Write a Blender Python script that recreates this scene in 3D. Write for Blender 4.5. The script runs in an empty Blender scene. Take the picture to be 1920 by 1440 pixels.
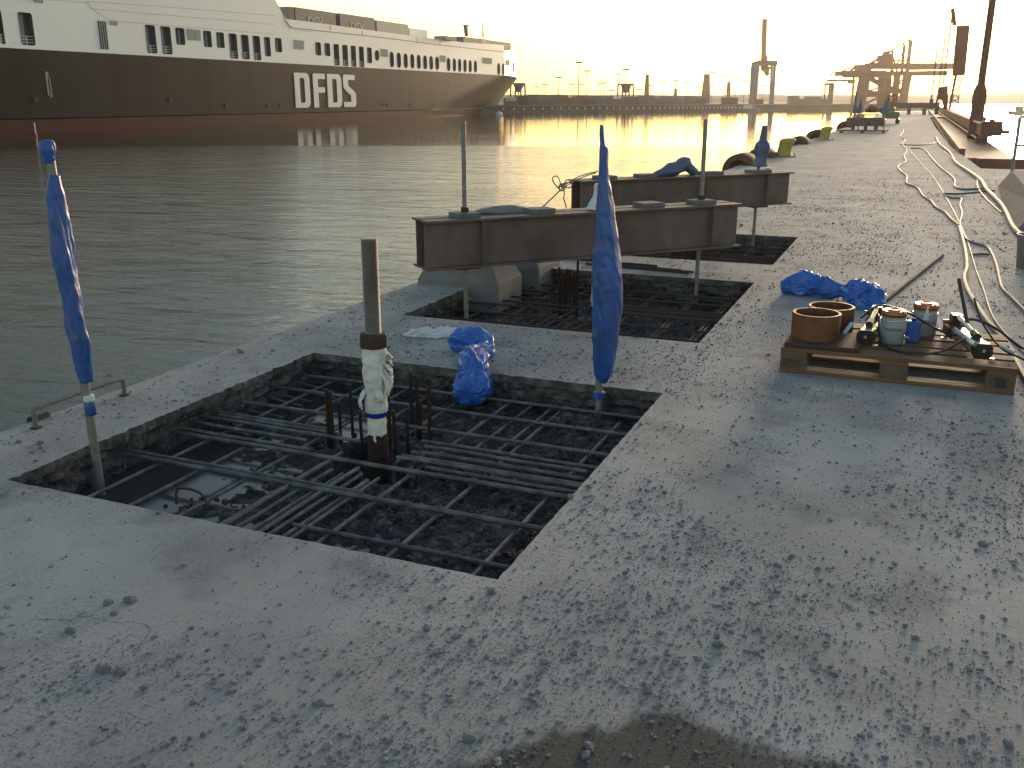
import bpy, bmesh, math, random
import numpy as np
from mathutils import Vector, Matrix, noise
from mathutils.geometry import delaunay_2d_cdt
rnd = random.Random(7)
R = math.radians
sc = bpy.context.scene
COL = sc.collection

# ---------------------------------------------------------------- camera
F = 1780.; HZ = 185.; PITCH = math.atan((720-HZ)/F); YAW = R(22.55); EYE = 1.49
cam_d = bpy.data.cameras.new("camera"); cam = bpy.data.objects.new("camera", cam_d); COL.objects.link(cam)
cam.location = (0, 0, EYE); cam.rotation_euler = (R(90)-PITCH, 0, YAW)
cam_d.sensor_width = 36; cam_d.lens = 36*F/1920; cam_d.clip_start = .05; cam_d.clip_end = 20000
sc.camera = cam

# ---------------------------------------------------------------- sky, sun, exposure
SUN_EL, SUN_AZ = R(5.0), R(3.2)          # azimuth clockwise from +Y (down the quay)
w = bpy.data.worlds.new("World"); sc.world = w; w.use_nodes = True
nt = w.node_tree; nt.nodes.clear()
out = nt.nodes.new('ShaderNodeOutputWorld'); bg = nt.nodes.new('ShaderNodeBackground')
sky = nt.nodes.new('ShaderNodeTexSky'); sky.sky_type = 'NISHITA'; sky.sun_disc = False
sky.sun_elevation = SUN_EL; sky.sun_rotation = SUN_AZ
sky.altitude = 0; sky.air_density = 1.0; sky.dust_density = 1.0; sky.ozone_density = 1.0
bg.inputs[1].default_value = .15
nt.links.new(sky.outputs[0], bg.inputs[0]); nt.links.new(bg.outputs[0], out.inputs[0])
sl = bpy.data.lights.new("sun", 'SUN'); sun = bpy.data.objects.new("sun", sl); COL.objects.link(sun)
sl.energy = 1.5; sl.angle = R(10); sl.color = (1, .80, .58)
sd = Vector((math.sin(SUN_AZ)*math.cos(SUN_EL), math.cos(SUN_AZ)*math.cos(SUN_EL), math.sin(SUN_EL)))
sun.rotation_euler = sd.to_track_quat('Z', 'Y').to_euler()
vs = sc.view_settings; vs.view_transform = 'Standard'; vs.look = 'None'; vs.exposure = 1.2; vs.gamma = 1; vs.use_curve_mapping = False
sc.cycles.volume_bounces = 0; sc.cycles.max_bounces = 6
try: sc.cycles.volume_step_rate = 10
except Exception: pass

# ---------------------------------------------------------------- survey helpers: a photo pixel (1920 wide) -> a place in metres
CP, SP, CA, SA = math.cos(PITCH), math.sin(PITCH), math.cos(YAW), math.sin(YAW)
def ray(px, py):
    x = (px-960)/F; y = (720-py)/F
    d = (x, CP+y*SP, -SP+y*CP)
    return Vector((d[0]*CA-d[1]*SA, d[0]*SA+d[1]*CA, d[2]))
def G(px, py, z=0.):
    d = ray(px, py); t = (z-EYE)/d.z
    return Vector((d.x*t, d.y*t, z))
def FD(px, py, dist):
    d = ray(px, py); t = dist/(-d.x*SA+d.y*CA)
    return Vector((d.x*t, d.y*t, EYE+d.z*t))
def D(px, py, X, Y): return FD(px, py, -X*SA+Y*CA)
def XP(px, py, X):
    d = ray(px, py); t = X/d.x
    return Vector((X, d.y*t, EYE+d.z*t))
def V(*a): return Vector(a)
ORD = ['first', 'second', 'third', 'fourth', 'fifth', 'sixth', 'seventh', 'eighth', 'ninth', 'tenth', 'eleventh', 'twelfth', 'thirteenth', 'fourteenth', 'fifteenth', 'sixteenth', 'seventeenth', 'eighteenth', 'nineteenth', 'twentieth', 'twenty-first', 'twenty-second', 'twenty-third', 'twenty-fourth', 'twenty-fifth', 'twenty-sixth', 'twenty-seventh', 'twenty-eighth', 'twenty-ninth', 'thirtieth', 'thirty-first', 'thirty-second', 'thirty-third', 'thirty-fourth', 'thirty-fifth']

# ---------------------------------------------------------------- objects
def tag(o, label=None, cat=None, group=None, kind=None):
    if label: o['label'] = label
    if cat: o['category'] = cat
    if group: o['group'] = group
    if kind: o['kind'] = kind
    return o
def empty(name, loc=(0, 0, 0), label=None, cat=None, group=None, rz=0.):
    o = bpy.data.objects.new(name, None); COL.objects.link(o); o.location = loc; o.rotation_euler.z = rz
    o.empty_display_size = .1
    return tag(o, label, cat, group)
def copy_tree(o, parent=None):
    c = o.copy(); COL.objects.link(c); c.parent = parent
    if parent: c.matrix_parent_inverse = o.matrix_parent_inverse.copy()
    for ch in list(o.children): copy_tree(ch, c)
    return c
class MB:
    def __init__(s): s.v = []; s.f = []
    def add(s, vs_, fs):
        n = len(s.v); s.v += [tuple(p) for p in vs_]; s.f += [tuple(i+n for i in f) for f in fs]; return s
    def box(s, c, d, m=None):
        x, y, z = d[0]/2, d[1]/2, d[2]/2; c = Vector(c)
        P = [Vector((a, b, e)) for a in (-x, x) for b in (-y, y) for e in (-z, z)]
        if m is not None: P = [m @ p for p in P]
        return s.add([p+c for p in P], [(0, 1, 3, 2), (4, 6, 7, 5), (0, 4, 5, 1), (2, 3, 7, 6), (0, 2, 6, 4), (1, 5, 7, 3)])
    def bar(s, p, q, w, h, up=(0, 0, 1)):
        p = Vector(p); q = Vector(q); d = (q-p).normalized(); up = Vector(up)
        if abs(d.dot(up)) > .98: up = Vector((0, 1, 0))
        a = d.cross(up).normalized()*w/2; b = a.cross(d).normalized()*h/2
        P = [p-a-b, p+a-b, p+a+b, p-a+b, q-a-b, q+a-b, q+a+b, q-a+b]
        return s.add(P, [(3, 2, 1, 0), (4, 5, 6, 7), (0, 1, 5, 4), (1, 2, 6, 5), (2, 3, 7, 6), (3, 0, 4, 7)])
    def tube(s, pts, r, seg=8, cap=True, rf=None):
        pts = [Vector(p) for p in pts]; n = len(pts); base = len(s.v)
        t = (pts[1]-pts[0]).normalized(); a = t.orthogonal().normalized()
        if abs(t.z) < .9: a = t.cross(Vector((0, 0, 1))).normalized()
        for i, p in enumerate(pts):
            t = (pts[min(i+1, n-1)]-pts[max(i-1, 0)]).normalized()
            a = (a-t*a.dot(t)).normalized(); b = t.cross(a)
            ri = r[i] if isinstance(r, (list, tuple)) else r
            for k in range(seg):
                th = 2*math.pi*k/seg; rr = ri*(rf(i/(n-1), th) if rf else 1)
                s.v.append(tuple(p+a*math.cos(th)*rr+b*math.sin(th)*rr))
        for i in range(n-1):
            for k in range(seg):
                k2 = (k+1) % seg; o = base+i*seg
                s.f.append((o+k, o+k2, o+seg+k2, o+seg+k))
        if cap:
            s.f.append(tuple(base+k for k in range(seg))[::-1]); s.f.append(tuple(base+(n-1)*seg+k for k in range(seg)))
        return s
    def cyl(s, p, q, r, seg=16, r2=None): return s.tube([p, q], [r, r if r2 is None else r2], seg)
    def lathe(s, prof, c=(0, 0, 0), seg=24, rf=None, cap=True):
        base = len(s.v); c = Vector(c)
        for i, (r, z) in enumerate(prof):
            for k in range(seg):
                th = 2*math.pi*k/seg; rr = r*(rf(i, th, z) if rf else 1)
                s.v.append((c.x+rr*math.cos(th), c.y+rr*math.sin(th), c.z+z))
        for i in range(len(prof)-1):
            for k in range(seg):
                k2 = (k+1) % seg; o = base+i*seg
                s.f.append((o+k, o+k2, o+seg+k2, o+seg+k))
        if cap:
            s.f.append(tuple(base+k for k in range(seg))[::-1]); s.f.append(tuple(base+(len(prof)-1)*seg+k for k in range(seg)))
        return s
    def flat(s, loops, fn, drop=None):
        """triangulate 2d loops (first outer, rest holes); fn maps 2d -> 3d"""
        vv = []; ee = []
        for lp in loops:
            b = len(vv); vv += [Vector(p) for p in lp]; ee += [(b+i, b+(i+1) % len(lp)) for i in range(len(lp))]
        r = delaunay_2d_cdt(vv, ee, [], 0, 1e-6)
        tri = []
        for f in r[2]:
            c = sum((r[0][i] for i in f), Vector((0, 0)))/3
            if inside(c, loops[0]) and not any(inside(c, h) for h in loops[1:]): tri.append(tuple(f))
        return s.add([fn(p.x, p.y) for p in r[0]], tri)
    def build(s, name, m, parent=None, smooth=False, bevel=0, loc=None, sharp=40):
        me = bpy.data.meshes.new(name); me.from_pydata(s.v, [], s.f); me.update()
        bm = bmesh.new(); bm.from_mesh(me); bmesh.ops.recalc_face_normals(bm, faces=bm.faces) if not getattr(s, 'keep', 0) else 0
        bm.to_mesh(me); bm.free()
        if smooth:
            me.shade_smooth(); me.set_sharp_from_angle(angle=R(sharp))
        o = bpy.data.objects.new(name, me); COL.objects.link(o)
        if m: me.materials.append(m)
        if parent:
            o.parent = parent
        if loc is not None: o.location = loc
        if bevel:
            md = o.modifiers.new("bevel", 'BEVEL'); md.width = bevel; md.segments = 2; md.limit_method = 'ANGLE'
        return o
def inside(p, poly):
    c = False; n = len(poly); j = n-1
    for i in range(n):
        xi, yi = poly[i][0], poly[i][1]; xj, yj = poly[j][0], poly[j][1]
        if (yi > p[1]) != (yj > p[1]) and p[0] < (xj-xi)*(p[1]-yi)/(yj-yi)+xi: c = not c
        j = i
    return c
def rel(parent_loc, pts): return [Vector(p)-Vector(parent_loc) for p in pts]
def smooth_path(pts, n=6):
    P = [Vector(p) for p in pts]; P = [P[0]*2-P[1]]+P+[P[-1]*2-P[-2]]; o = []
    for i in range(1, len(P)-2):
        for k in range(n):
            t = k/n; a, b, c, d = P[i-1:i+3]
            o.append(.5*((2*b)+(c-a)*t+(2*a-5*b+4*c-d)*t*t+(3*b-a-3*c+d)*t**3))
    o.append(P[-2]); return o
def nz(x, y=0, z=0): return noise.noise(Vector((x, y, z)))

# ---------------------------------------------------------------- materials
def mat(name, col, rough=.7, metal=0., col2=None, nscale=5., nlo=.35, nhi=.65, bump=0., bscale=30., detail=6, spec=.5, col3=None, n3=1., stretch=(1, 1, 1), trans=0., emis=None, coat=0, bdist=.01, sub=None):
    m = bpy.data.materials.new(name); m.use_nodes = True; t = m.node_tree; N = t.nodes; L = t.links
    b = N['Principled BSDF']; b.inputs['Base Color'].default_value = (*col, 1); b.inputs['Roughness'].default_value = rough
    b.inputs['Metallic'].default_value = metal; b.inputs['Specular IOR Level'].default_value = spec
    if coat: b.inputs['Coat Weight'].default_value = coat
    if sub: b.inputs['Subsurface Weight'].default_value = sub; b.inputs['Subsurface Radius'].default_value = (.02, .02, .02)
    tc = N.new('ShaderNodeTexCoord'); mp = N.new('ShaderNodeMapping'); mp.inputs['Scale'].default_value = stretch
    L.new(tc.outputs['Object'], mp.inputs[0])
    def nzn(s, lo, hi, d=detail):
        n = N.new('ShaderNodeTexNoise'); n.inputs['Scale'].default_value = s; n.inputs['Detail'].default_value = d
        L.new(mp.outputs[0], n.inputs['Vector']); r = N.new('ShaderNodeMapRange'); r.inputs[1].default_value = lo; r.inputs[2].default_value = hi
        L.new(n.outputs['Fac'], r.inputs[0]); return r.outputs[0]
    cur = None
    if col2:
        mx = N.new('ShaderNodeMix'); mx.data_type = 'RGBA'; mx.inputs['A'].default_value = (*col, 1); mx.inputs['B'].default_value = (*col2, 1)
        L.new(nzn(nscale, nlo, nhi), mx.inputs['Factor']); cur = mx.outputs['Result']
        if col3:
            m2 = N.new('ShaderNodeMix'); m2.data_type = 'RGBA'; L.new(cur, m2.inputs['A']); m2.inputs['B'].default_value = (*col3, 1)
            L.new(nzn(n3, .45, .7), m2.inputs['Factor']); cur = m2.outputs['Result']
        L.new(cur, b.inputs['Base Color'])
    if bump:
        bn = N.new('ShaderNodeBump'); bn.inputs['Strength'].default_value = bump; bn.inputs['Distance'].default_value = bdist
        L.new(nzn(bscale, 0, 1, 8), bn.inputs['Height']); L.new(bn.outputs[0], b.inputs['Normal'])
    return m

M = {}
M['rebar'] = mat('rebar', (.085, .078, .076), .6, .15, (.20, .19, .185), 14, .4, .7, .4, 200)
M['rust'] = mat('rust', (.045, .02, .014), .85, .1, (.025, .013, .011), 20, .3, .7, .5, 150)
M['rustdark'] = mat('rust_dark', (.075, .045, .038), .8, .2, (.10, .05, .03), 14, .4, .7, .4, 150)
M['steel'] = mat('grey_steel', (.27, .26, .25), .5, .3, (.18, .16, .145), 16, .4, .7, .2, 90)
M['thread'] = mat('threaded_steel', (.30, .26, .225), .42, .45, (.20, .17, .14), 9, .4, .7, .1, 120)
M['beam'] = mat('brown_steel', (.15, .098, .082), .6, .0, (.19, .135, .115), 7, .4, .75, .2, 60, col3=(.10, .065, .055), n3=2.5)
M['plate'] = mat('dusty_plate', (.15, .135, .13), .8, .0, (.2, .185, .18), 20, .4, .7, .3, 120)
M['block'] = mat('cast_concrete', (.24, .235, .235), .9, 0, (.19, .185, .185), 6, .35, .7, .4, 70)
M['blue'] = mat('blue_sheet', (.022, .085, .31), .34, 0, (.035, .115, .40), 4, .3, .7, .35, 12, detail=2, bdist=.014, col3=(.045, .09, .23), n3=5)
M['blueglare'] = mat('glare_dulled_blue_sheet', (.09, .12, .20), .5, 0, (.12, .15, .24), 6, .35, .7, .6, 20)  # duller than the near wraps: partly own colour, partly glare painted in
M['bluetape'] = mat('blue_tape', (.005, .03, .30), .3)
M['bluebag'] = mat('blue_bag', (.02, .10, .42), .22, 0, (.06, .20, .62), 9, .4, .7, .5, 25, detail=3)
M['white_cloth'] = mat('torn_wrap', (.78, .74, .68), .8, 0, (.55, .52, .48), 14, .4, .7, .6, 60, sub=.1)
M['plastic_clear'] = mat('pale_plastic', (.62, .64, .66), .3, 0, (.75, .76, .77), 12, .4, .7, .5, 30)
M['wood'] = mat('pallet_wood', (.15, .072, .033), .75, 0, (.21, .115, .055), 9, .35, .7, .4, 40, stretch=(.15, 1, 1), col3=(.08, .045, .028), n3=3)
M['woodblock'] = mat('pallet_block', (.15, .095, .055), .8, 0, (.11, .07, .04), 14, .35, .7, .4, 60)
M['ring'] = mat('rust_ring', (.22, .10, .045), .5, .35, (.14, .06, .03), 12, .35, .7, .2, 80)
M['silver'] = mat('cast_silver', (.55, .55, .52), .25, .8, (.45, .44, .42), 20, .4, .7)
M['cylgrey'] = mat('grey_paint', (.33, .33, .34), .35, 0, (.27, .27, .28), 14, .4, .7)
M['copper'] = mat('orange_cap', (.42, .14, .05), .3, .6, (.30, .10, .04), 14, .4, .7)
M['black'] = mat('black_paint', (.02, .017, .017), .35)
M['hoseblack'] = mat('black_rubber', (.025, .018, .016), .4)
M['hose'] = mat('tan_hose', (.30, .235, .18), .55, 0, (.22, .17, .13), 9, .35, .7, .2, 60)
M['cable'] = mat('orange_cable', (.50, .32, .14), .5)
M['yellow'] = mat('yellow_paint', (.42, .33, .06), .5, 0, (.32, .25, .05), 12, .45, .75, .2, 30)
M['rubber'] = mat('fender_rubber', (.10, .055, .04), .8, 0, (.16, .09, .06), 5, .35, .7, .3, 30)
M['slabm'] = mat('slab_grey', (.17, .145, .135), .9, 0, (.13, .11, .105), 3, .35, .7, .3, 30)
M['blueink'] = mat('pale_tape', (.45, .6, .75), .5)
M['ink'] = mat('stamp_ink', (.035, .03, .035), .7)
M['greyink'] = mat('grey_ink', (.16, .15, .17), .7)
M['rock'] = mat('concrete_chunk', (.22, .22, .225), .9, 0, (.14, .14, .15), 30, .35, .7, .7, 120)
M['gravel'] = mat('gravel', (.13, .125, .13), .9, 0, (.27, .26, .25), 15, .35, .65)
M['redsteel'] = mat('red_steel', (.20, .075, .05), .7, 0, (.14, .06, .05), 3, .35, .7, .2, 20)
M['crane_blue'] = mat('crane_blue', (.07, .10, .18), .6)
M['crane_red'] = mat('crane_red', (.24, .075, .04), .6)
M['green'] = mat('green_paint', (.12, .16, .04), .5)
M['orange'] = mat('orange_paint', (.32, .10, .04), .5)
M['hull'] = mat('dark_hull', (.012, .012, .016), .58, 0, (.026, .023, .022), .35, .4, .65, .04, .3, stretch=(1, 1, .10), col3=(.02, .02, .025), n3=.3, bdist=.05, spec=.12)
M['hullred'] = mat('boot_red', (.09, .026, .022), .6, 0, (.06, .02, .018), .4, .35, .7, spec=.15)
M['white'] = mat('ship_white', (.86, .88, .88), .5, 0, (.80, .82, .82), .12, .3, .7, stretch=(1, 1, .3))
M['line'] = mat('grey_line', (.25, .25, .26), .6)
M['dim'] = mat('opening_dark', (.05, .05, .055), .8)
M['inner'] = mat('opening_inner', (.10, .10, .105), .8)
M['vent'] = mat('vent_grey', (.30, .31, .31), .7)
M['letter'] = mat('hull_letter', (.72, .74, .74), .5)
M['trailer'] = mat('trailer_grey', (.13, .12, .13), .6)
M['trailer2'] = mat('trailer_pale', (.42, .40, .38), .6)
M['wall_far'] = mat('far_quay_concrete', (.10, .09, .085), .9, 0, (.15, .14, .13), .2, .35, .7)
M['box1'] = mat('container_brown', (.10, .06, .05), .7)
M['box2'] = mat('container_grey', (.12, .12, .13), .7)
M['box3'] = mat('container_red', (.16, .06, .04), .7)
M['mast'] = mat('mast_grey', (.16, .15, .15), .6)
M['hill'] = mat('hill_green', (.04, .045, .035), .95, 0, (.06, .06, .05), .01, .35, .7)
M['white_far'] = mat('fender_white', (.6, .6, .58), .6)

def deck_mat():
    m = bpy.data.materials.new('quay_concrete'); m.use_nodes = True; t = m.node_tree; N = t.nodes; L = t.links
    b = N['Principled BSDF']; tc = N.new('ShaderNodeTexCoord'); co = tc.outputs['Object']
    def noi(s, d=6, r=.6, mp=None):
        n = N.new('ShaderNodeTexNoise'); n.inputs['Scale'].default_value = s; n.inputs['Detail'].default_value = d; n.inputs['Roughness'].default_value = r
        L.new(mp or co, n.inputs['Vector']); return n.outputs['Fac']
    def rng(x, a, c, lo=0., hi=1.):
        r = N.new('ShaderNodeMapRange'); r.interpolation_type = 'SMOOTHSTEP'
        for i, v_ in enumerate((a, c, lo, hi)): r.inputs[i+1].default_value = v_
        L.new(x, r.inputs[0]); return r.outputs[0]
    def mix(f, a, c):
        x = N.new('ShaderNodeMix'); x.data_type = 'RGBA'; L.new(f, x.inputs['Factor'])
        for k, q in (('A', a), ('B', c)):
            if isinstance(q, tuple): x.inputs[k].default_value = (*q, 1)
            else: L.new(q, x.inputs[k])
        return x.outputs['Result']
    def mul(a, c, op='MULTIPLY'):
        x = N.new('ShaderNodeMath'); x.operation = op
        for i, q in enumerate((a, c)):
            if isinstance(q, (int, float)): x.inputs[i].default_value = q
            else: L.new(q, x.inputs[i])
        return x.outputs[0]
    c0 = mix(rng(noi(.9, 5), .38, .62), (.345, .318, .295), (.44, .41, .38))
    c0 = mix(rng(noi(2.7, 6), .5, .68), c0, (.27, .252, .242))            # darker grey mottling
    c0 = mix(rng(noi(1.6, 4), .55, .7), c0, (.45, .415, .38))            # pale drill dust
    grit = mul(rng(noi(1.3, 4), .42, .58), rng(noi(75, 5, .75), .50, .60))
    c1 = mix(mul(grit, .5), c0, (.18, .175, .18))
    fine = rng(noi(240, 3, .7), .56, .66)
    c1 = mix(mul(fine, .35), c1, (.17, .165, .17))
    # wet brown patch at the photographer's feet
    sep = N.new('ShaderNodeSeparateXYZ'); L.new(co, sep.inputs[0])
    dx = mul(mul(sep.outputs[0], .20, 'ADD'), 1/.64); dy = mul(mul(sep.outputs[1], -1.62, 'ADD'), 1/.43)
    dd = mul(mul(dx, dx), mul(dy, dy), 'ADD')
    dd = mul(dd, mul(mul(noi(3.5, 5), -.5, 'ADD'), 1.3), 'ADD')
    wet = rng(dd, 1.06, .82)
    c1 = mix(mul(wet, .85), c1, mix(fine, (.042, .032, .025), (.022, .018, .015)))
    L.new(c1, b.inputs['Base Color'])
    ro = N.new('ShaderNodeMapRange'); L.new(wet, ro.inputs[0]); ro.inputs[3].default_value = .82; ro.inputs[4].default_value = .85
    L.new(ro.outputs[0], b.inputs['Roughness']); b.inputs['Specular IOR Level'].default_value = .35
    h = mul(mul(noi(7, 8, .65), 1.0), mul(noi(45, 8, .7), .45), 'ADD')
    h = mul(h, mul(grit, .35), 'ADD'); h = mul(h, mul(noi(180, 5, .7), .12), 'ADD')
    bp = N.new('ShaderNodeBump'); bp.inputs['Strength'].default_value = .55; bp.inputs['Distance'].default_value = .012
    L.new(h, bp.inputs['Height']); L.new(bp.outputs[0], b.inputs['Normal'])
    return m
M['deck'] = deck_mat()
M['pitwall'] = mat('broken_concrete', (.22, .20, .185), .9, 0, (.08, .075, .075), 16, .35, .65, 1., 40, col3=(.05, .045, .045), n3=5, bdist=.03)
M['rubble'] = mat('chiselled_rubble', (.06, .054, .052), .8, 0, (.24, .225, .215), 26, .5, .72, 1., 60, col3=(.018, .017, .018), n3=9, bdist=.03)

def water_mat(name, calm_line=False, pud=False):
    m = bpy.data.materials.new(name); m.use_nodes = True; t = m.node_tree; N = t.nodes; L = t.links
    b = N['Principled BSDF']; b.inputs['Base Color'].default_value = (.010, .026, .021, 1) if not pud else (.05, .05, .05, 1)
    b.inputs['Roughness'].default_value = .06 if not pud else .12; b.inputs['IOR'].default_value = 1.333
    tc = N.new('ShaderNodeTexCoord')
    if pud: return m
    mp = N.new('ShaderNodeMapping'); mp.inputs['Rotation'].default_value = (0, 0, -YAW+R(10)); mp.inputs['Scale'].default_value = (.55, 1.25, 1)
    L.new(tc.outputs['Object'], mp.inputs[0])
    def noi(s, d, r=.55, v=None, dist=0):
        n = N.new('ShaderNodeTexNoise'); n.inputs['Scale'].default_value = s; n.inputs['Detail'].default_value = d; n.inputs['Roughness'].default_value = r
        n.inputs['Distortion'].default_value = dist
        L.new(v or mp.outputs[0], n.inputs['Vector']); return n.outputs['Fac']
    def op(a, c, o='MULTIPLY'):
        x = N.new('ShaderNodeMath'); x.operation = o
        for i, q in enumerate((a, c)):
            if isinstance(q, (int, float)): x.inputs[i].default_value = q
            else: L.new(q, x.inputs[i])
        return x.outputs[0]
    h = op(op(noi(2.4, 5, .6, dist=.5), .42), op(noi(.62, 3, .5, dist=.3), 1.5), 'ADD')
    h = op(h, op(noi(.16, 2), .8), 'ADD'); h = op(h, op(noi(7., 4, .6, dist=.3), .17), 'ADD')
    # wind line: ruffled near the quay, calm beyond it
    sep = N.new('ShaderNodeSeparateXYZ'); L.new(tc.outputs['Object'], sep.inputs[0])
    fd = op(op(sep.outputs[0], -SA), op(sep.outputs[1], CA), 'ADD')
    fd = op(fd, op(noi(.05, 3, .5, tc.outputs['Object']), 5), 'ADD')
    r = N.new('ShaderNodeMapRange'); r.interpolation_type = 'SMOOTHSTEP'; L.new(fd, r.inputs[0])
    r.inputs[1].default_value = 90; r.inputs[2].default_value = 95; r.inputs[3].default_value = .62; r.inputs[4].default_value = .11
    gust = N.new('ShaderNodeMapRange'); L.new(noi(.035, 3, .5), gust.inputs[0]); gust.inputs[1].default_value = .35; gust.inputs[2].default_value = .65; gust.inputs[3].default_value = .65; gust.inputs[4].default_value = 1.15
    st = op(r.outputs[0], gust.outputs[0])
    bp = N.new('ShaderNodeBump'); bp.inputs['Distance'].default_value = .13
    L.new(st, bp.inputs['Strength']); L.new(h, bp.inputs['Height']); L.new(bp.outputs[0], b.inputs['Normal'])
    return m
M['water'] = water_mat('harbour_water'); M['puddle'] = water_mat('puddle_water', pud=True)

# ================================================================ SETTING
WZ = -2.7
o = MB().add([(-2500, -400, WZ), (2500, -400, WZ), (2500, 2400, WZ), (-2500, 2400, WZ)], [(0, 1, 2, 3)]).build('water', M['water']); tag(o, kind='structure')

EDGE = -3.80
PITS = [(-3.28, -1.10, 2.53, 4.73), (-3.29, -1.15, 5.87, 8.12), (-3.25, -1.13, 9.08, 11.10)]
FAR_PITS = [(-3.2, -1.5, 47.0, 49.2)]
def jag(a, b, n, amp, seed):
    a = Vector(a); b = Vector(b); d = (b-a).normalized(); p = Vector((-d.y, d.x)); o_ = []
    for i in range(n):
        t = i/n; k = amp if i else 0
        q = a+(b-a)*t; o_.append(q+p*k*(nz(t*n*.35, seed)*1.2+nz(t*n*1.3, seed+5)*.6))
    return o_
def pit_loop(p, i):
    x0, x1, y0, y1 = p; c = [(x0, y0), (x1, y0), (x1, y1), (x0, y1)]; lp = []
    for k in range(4):
        amp = (.005, .005, .011, .022)[k]
        lp += jag(c[k], c[(k+1) % 4], 90, amp, i*10+k)
    return lp
loops = [pit_loop(p, i) for i, p in enumerate(PITS)]
left = jag((EDGE, 60), (EDGE, -6), 700, .018, 99)
outer = [Vector((-6+2, -6)), ] and left + [Vector((EDGE, -6)), Vector((9, -6)), Vector((9, 24.0)), Vector((1.35, 24.0)), Vector((.95, 36)), Vector((.75, 60)), Vector((.6, 130)), Vector((EDGE, 130))]
mb = MB(); mb.flat([outer]+loops, lambda x, y: (x, y, 0))
# quay side faces
ol = [(p.x, p.y) for p in outer]
n = len(ol); mb.add([(x, y, 0) for x, y in ol]+[(x, y, -3.6) for x, y in ol], [(i, (i+1) % n, n+(i+1) % n, n+i) for i in range(n)])
o = mb.build('quay_deck', M['deck']); tag(o, kind='structure')
# pit walls: a sawn band above broken concrete
mbs = MB(); mbr = MB()
for i, lp in enumerate(loops):
    n = len(lp); x0, x1, y0, y1 = PITS[i]; cx, cy = (x0+x1)/2, (y0+y1)/2
    rows = [0, -.045, -.05, -.075, -.10, -.13, -.16, -.2, -.26]
    P = []
    for j, z in enumerate(rows):
        for k, q in enumerate(lp):
            out_ = Vector((q.x-cx, q.y-cy)); s_ = k/n*4; side = int(s_)
            nrm = [(0, -1), (1, 0), (0, 1), (-1, 0)][side]
            amt = 0 if j < 2 else (.012+.028*nz(k*.22, j*.9, i*7)+.02*nz(k*.7, j*1.7, i)) + .006*j
            P.append((q.x+nrm[0]*amt, q.y+nrm[1]*amt, z+(.01*nz(k*.1, i) if 0 < j < 3 else 0)))
    mbr.add(P, [(j*n+k, j*n+(k+1) % n, (j+1)*n+(k+1) % n, (j+1)*n+k) for j in range(len(rows)-1) for k in range(n)])
mbr.keep = 1
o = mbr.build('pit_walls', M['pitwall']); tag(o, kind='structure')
# pit floors
mb = MB()
def floor_z(x, y, i):
    z = -.205+.045*nz(x*1.7+3, y*1.7, i*3)+.03*nz(x*6, y*6, i)+.022*nz(x*19, y*19, i)+.014*nz(x*47, y*47, i)
    x0, x1, y0, y1 = PITS[i]
    if i == 0:
        z += .032*max(0, min(1, (x+2.6)/.9))-.008
        z -= .022*max(0, 1-math.hypot((x+2.85)/.45, (y-3.2)/.45))
        z -= .035*max(0, 1-math.hypot((x+1.95)/.35, (y-2.8)/.12))
        z += .05*max(0, 1-math.hypot((x+1.5), (y-4.5))/.3)
        if -2.5 < x < -1.93 and 3.44 < y < 3.93: z = -.42+.04*nz(x*9, y*9)
    return z
for i, (x0, x1, y0, y1) in enumerate(PITS):
    st = (150, 90, 60)[i]; b = len(mb.v)
    x0 -= .1; x1 += .1; y0 -= .1; y1 += .1
    mb.add([(x0+(x1-x0)*a/st, y0+(y1-y0)*c/st, floor_z(x0+(x1-x0)*a/st, y0+(y1-y0)*c/st, i)) for c in range(st+1) for a in range(st+1)],
           [(c*(st+1)+a, c*(st+1)+a+1, (c+1)*(st+1)+a+1, (c+1)*(st+1)+a) for c in range(st) for a in range(st)])
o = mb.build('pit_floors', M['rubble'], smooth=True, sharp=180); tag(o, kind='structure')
mb = MB()
for (x0, x1, y0, y1) in [(-3.3, -2.5, 2.5, 4.75), (-2.5, -1.5, 2.5, 3.0), (-2.5, -1.2, 4.2, 4.75)]:
    mb.add([(x0, y0, -.206), (x1, y0, -.206), (x1, y1, -.206), (x0, y1, -.206)], [(0, 1, 2, 3)])
o = mb.build('pit_water', M['puddle']); tag(o, kind='structure')

# hairline cracks in the slab
mb = MB()
for pts, wd in [([(60, 1160), (120, 1163), (150, 1155), (185, 1160), (215, 1166), (250, 1167), (275, 1172), (281, 1182), (262, 1210), (250, 1232)], .0035), ([(600, 1180), (560, 1195), (470, 1215), (420, 1240)], .0022), ([(1250, 736), (1330, 770), (1420, 792), (1540, 830), (1650, 846)], .0028)]:
    P = [G(a, b_, .002) for a, b_ in pts]; Q = []
    for q in smooth_path(P, 14): Q.append(q+V(.006*nz(q.x*40, q.y*40), .006*nz(q.x*40, q.y*40, 5), 0))
    L_, R_ = [], []
    for i, q in enumerate(Q):
        d = (Q[min(i+1, len(Q)-1)]-Q[max(i-1, 0)]).normalized(); p_ = V(-d.y, d.x, 0)*wd*.55*(.35+.65*abs(nz(i*.4, wd*900)))
        L_.append(q+p_); R_.append(q-p_)
    n_ = len(Q); mb.add(L_+R_, [(i, i+1, n_+i+1, n_+i) for i in range(n_-1)])
o = mb.build('deck_cracks', M['pitwall']); tag(o, kind='structure')

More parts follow.
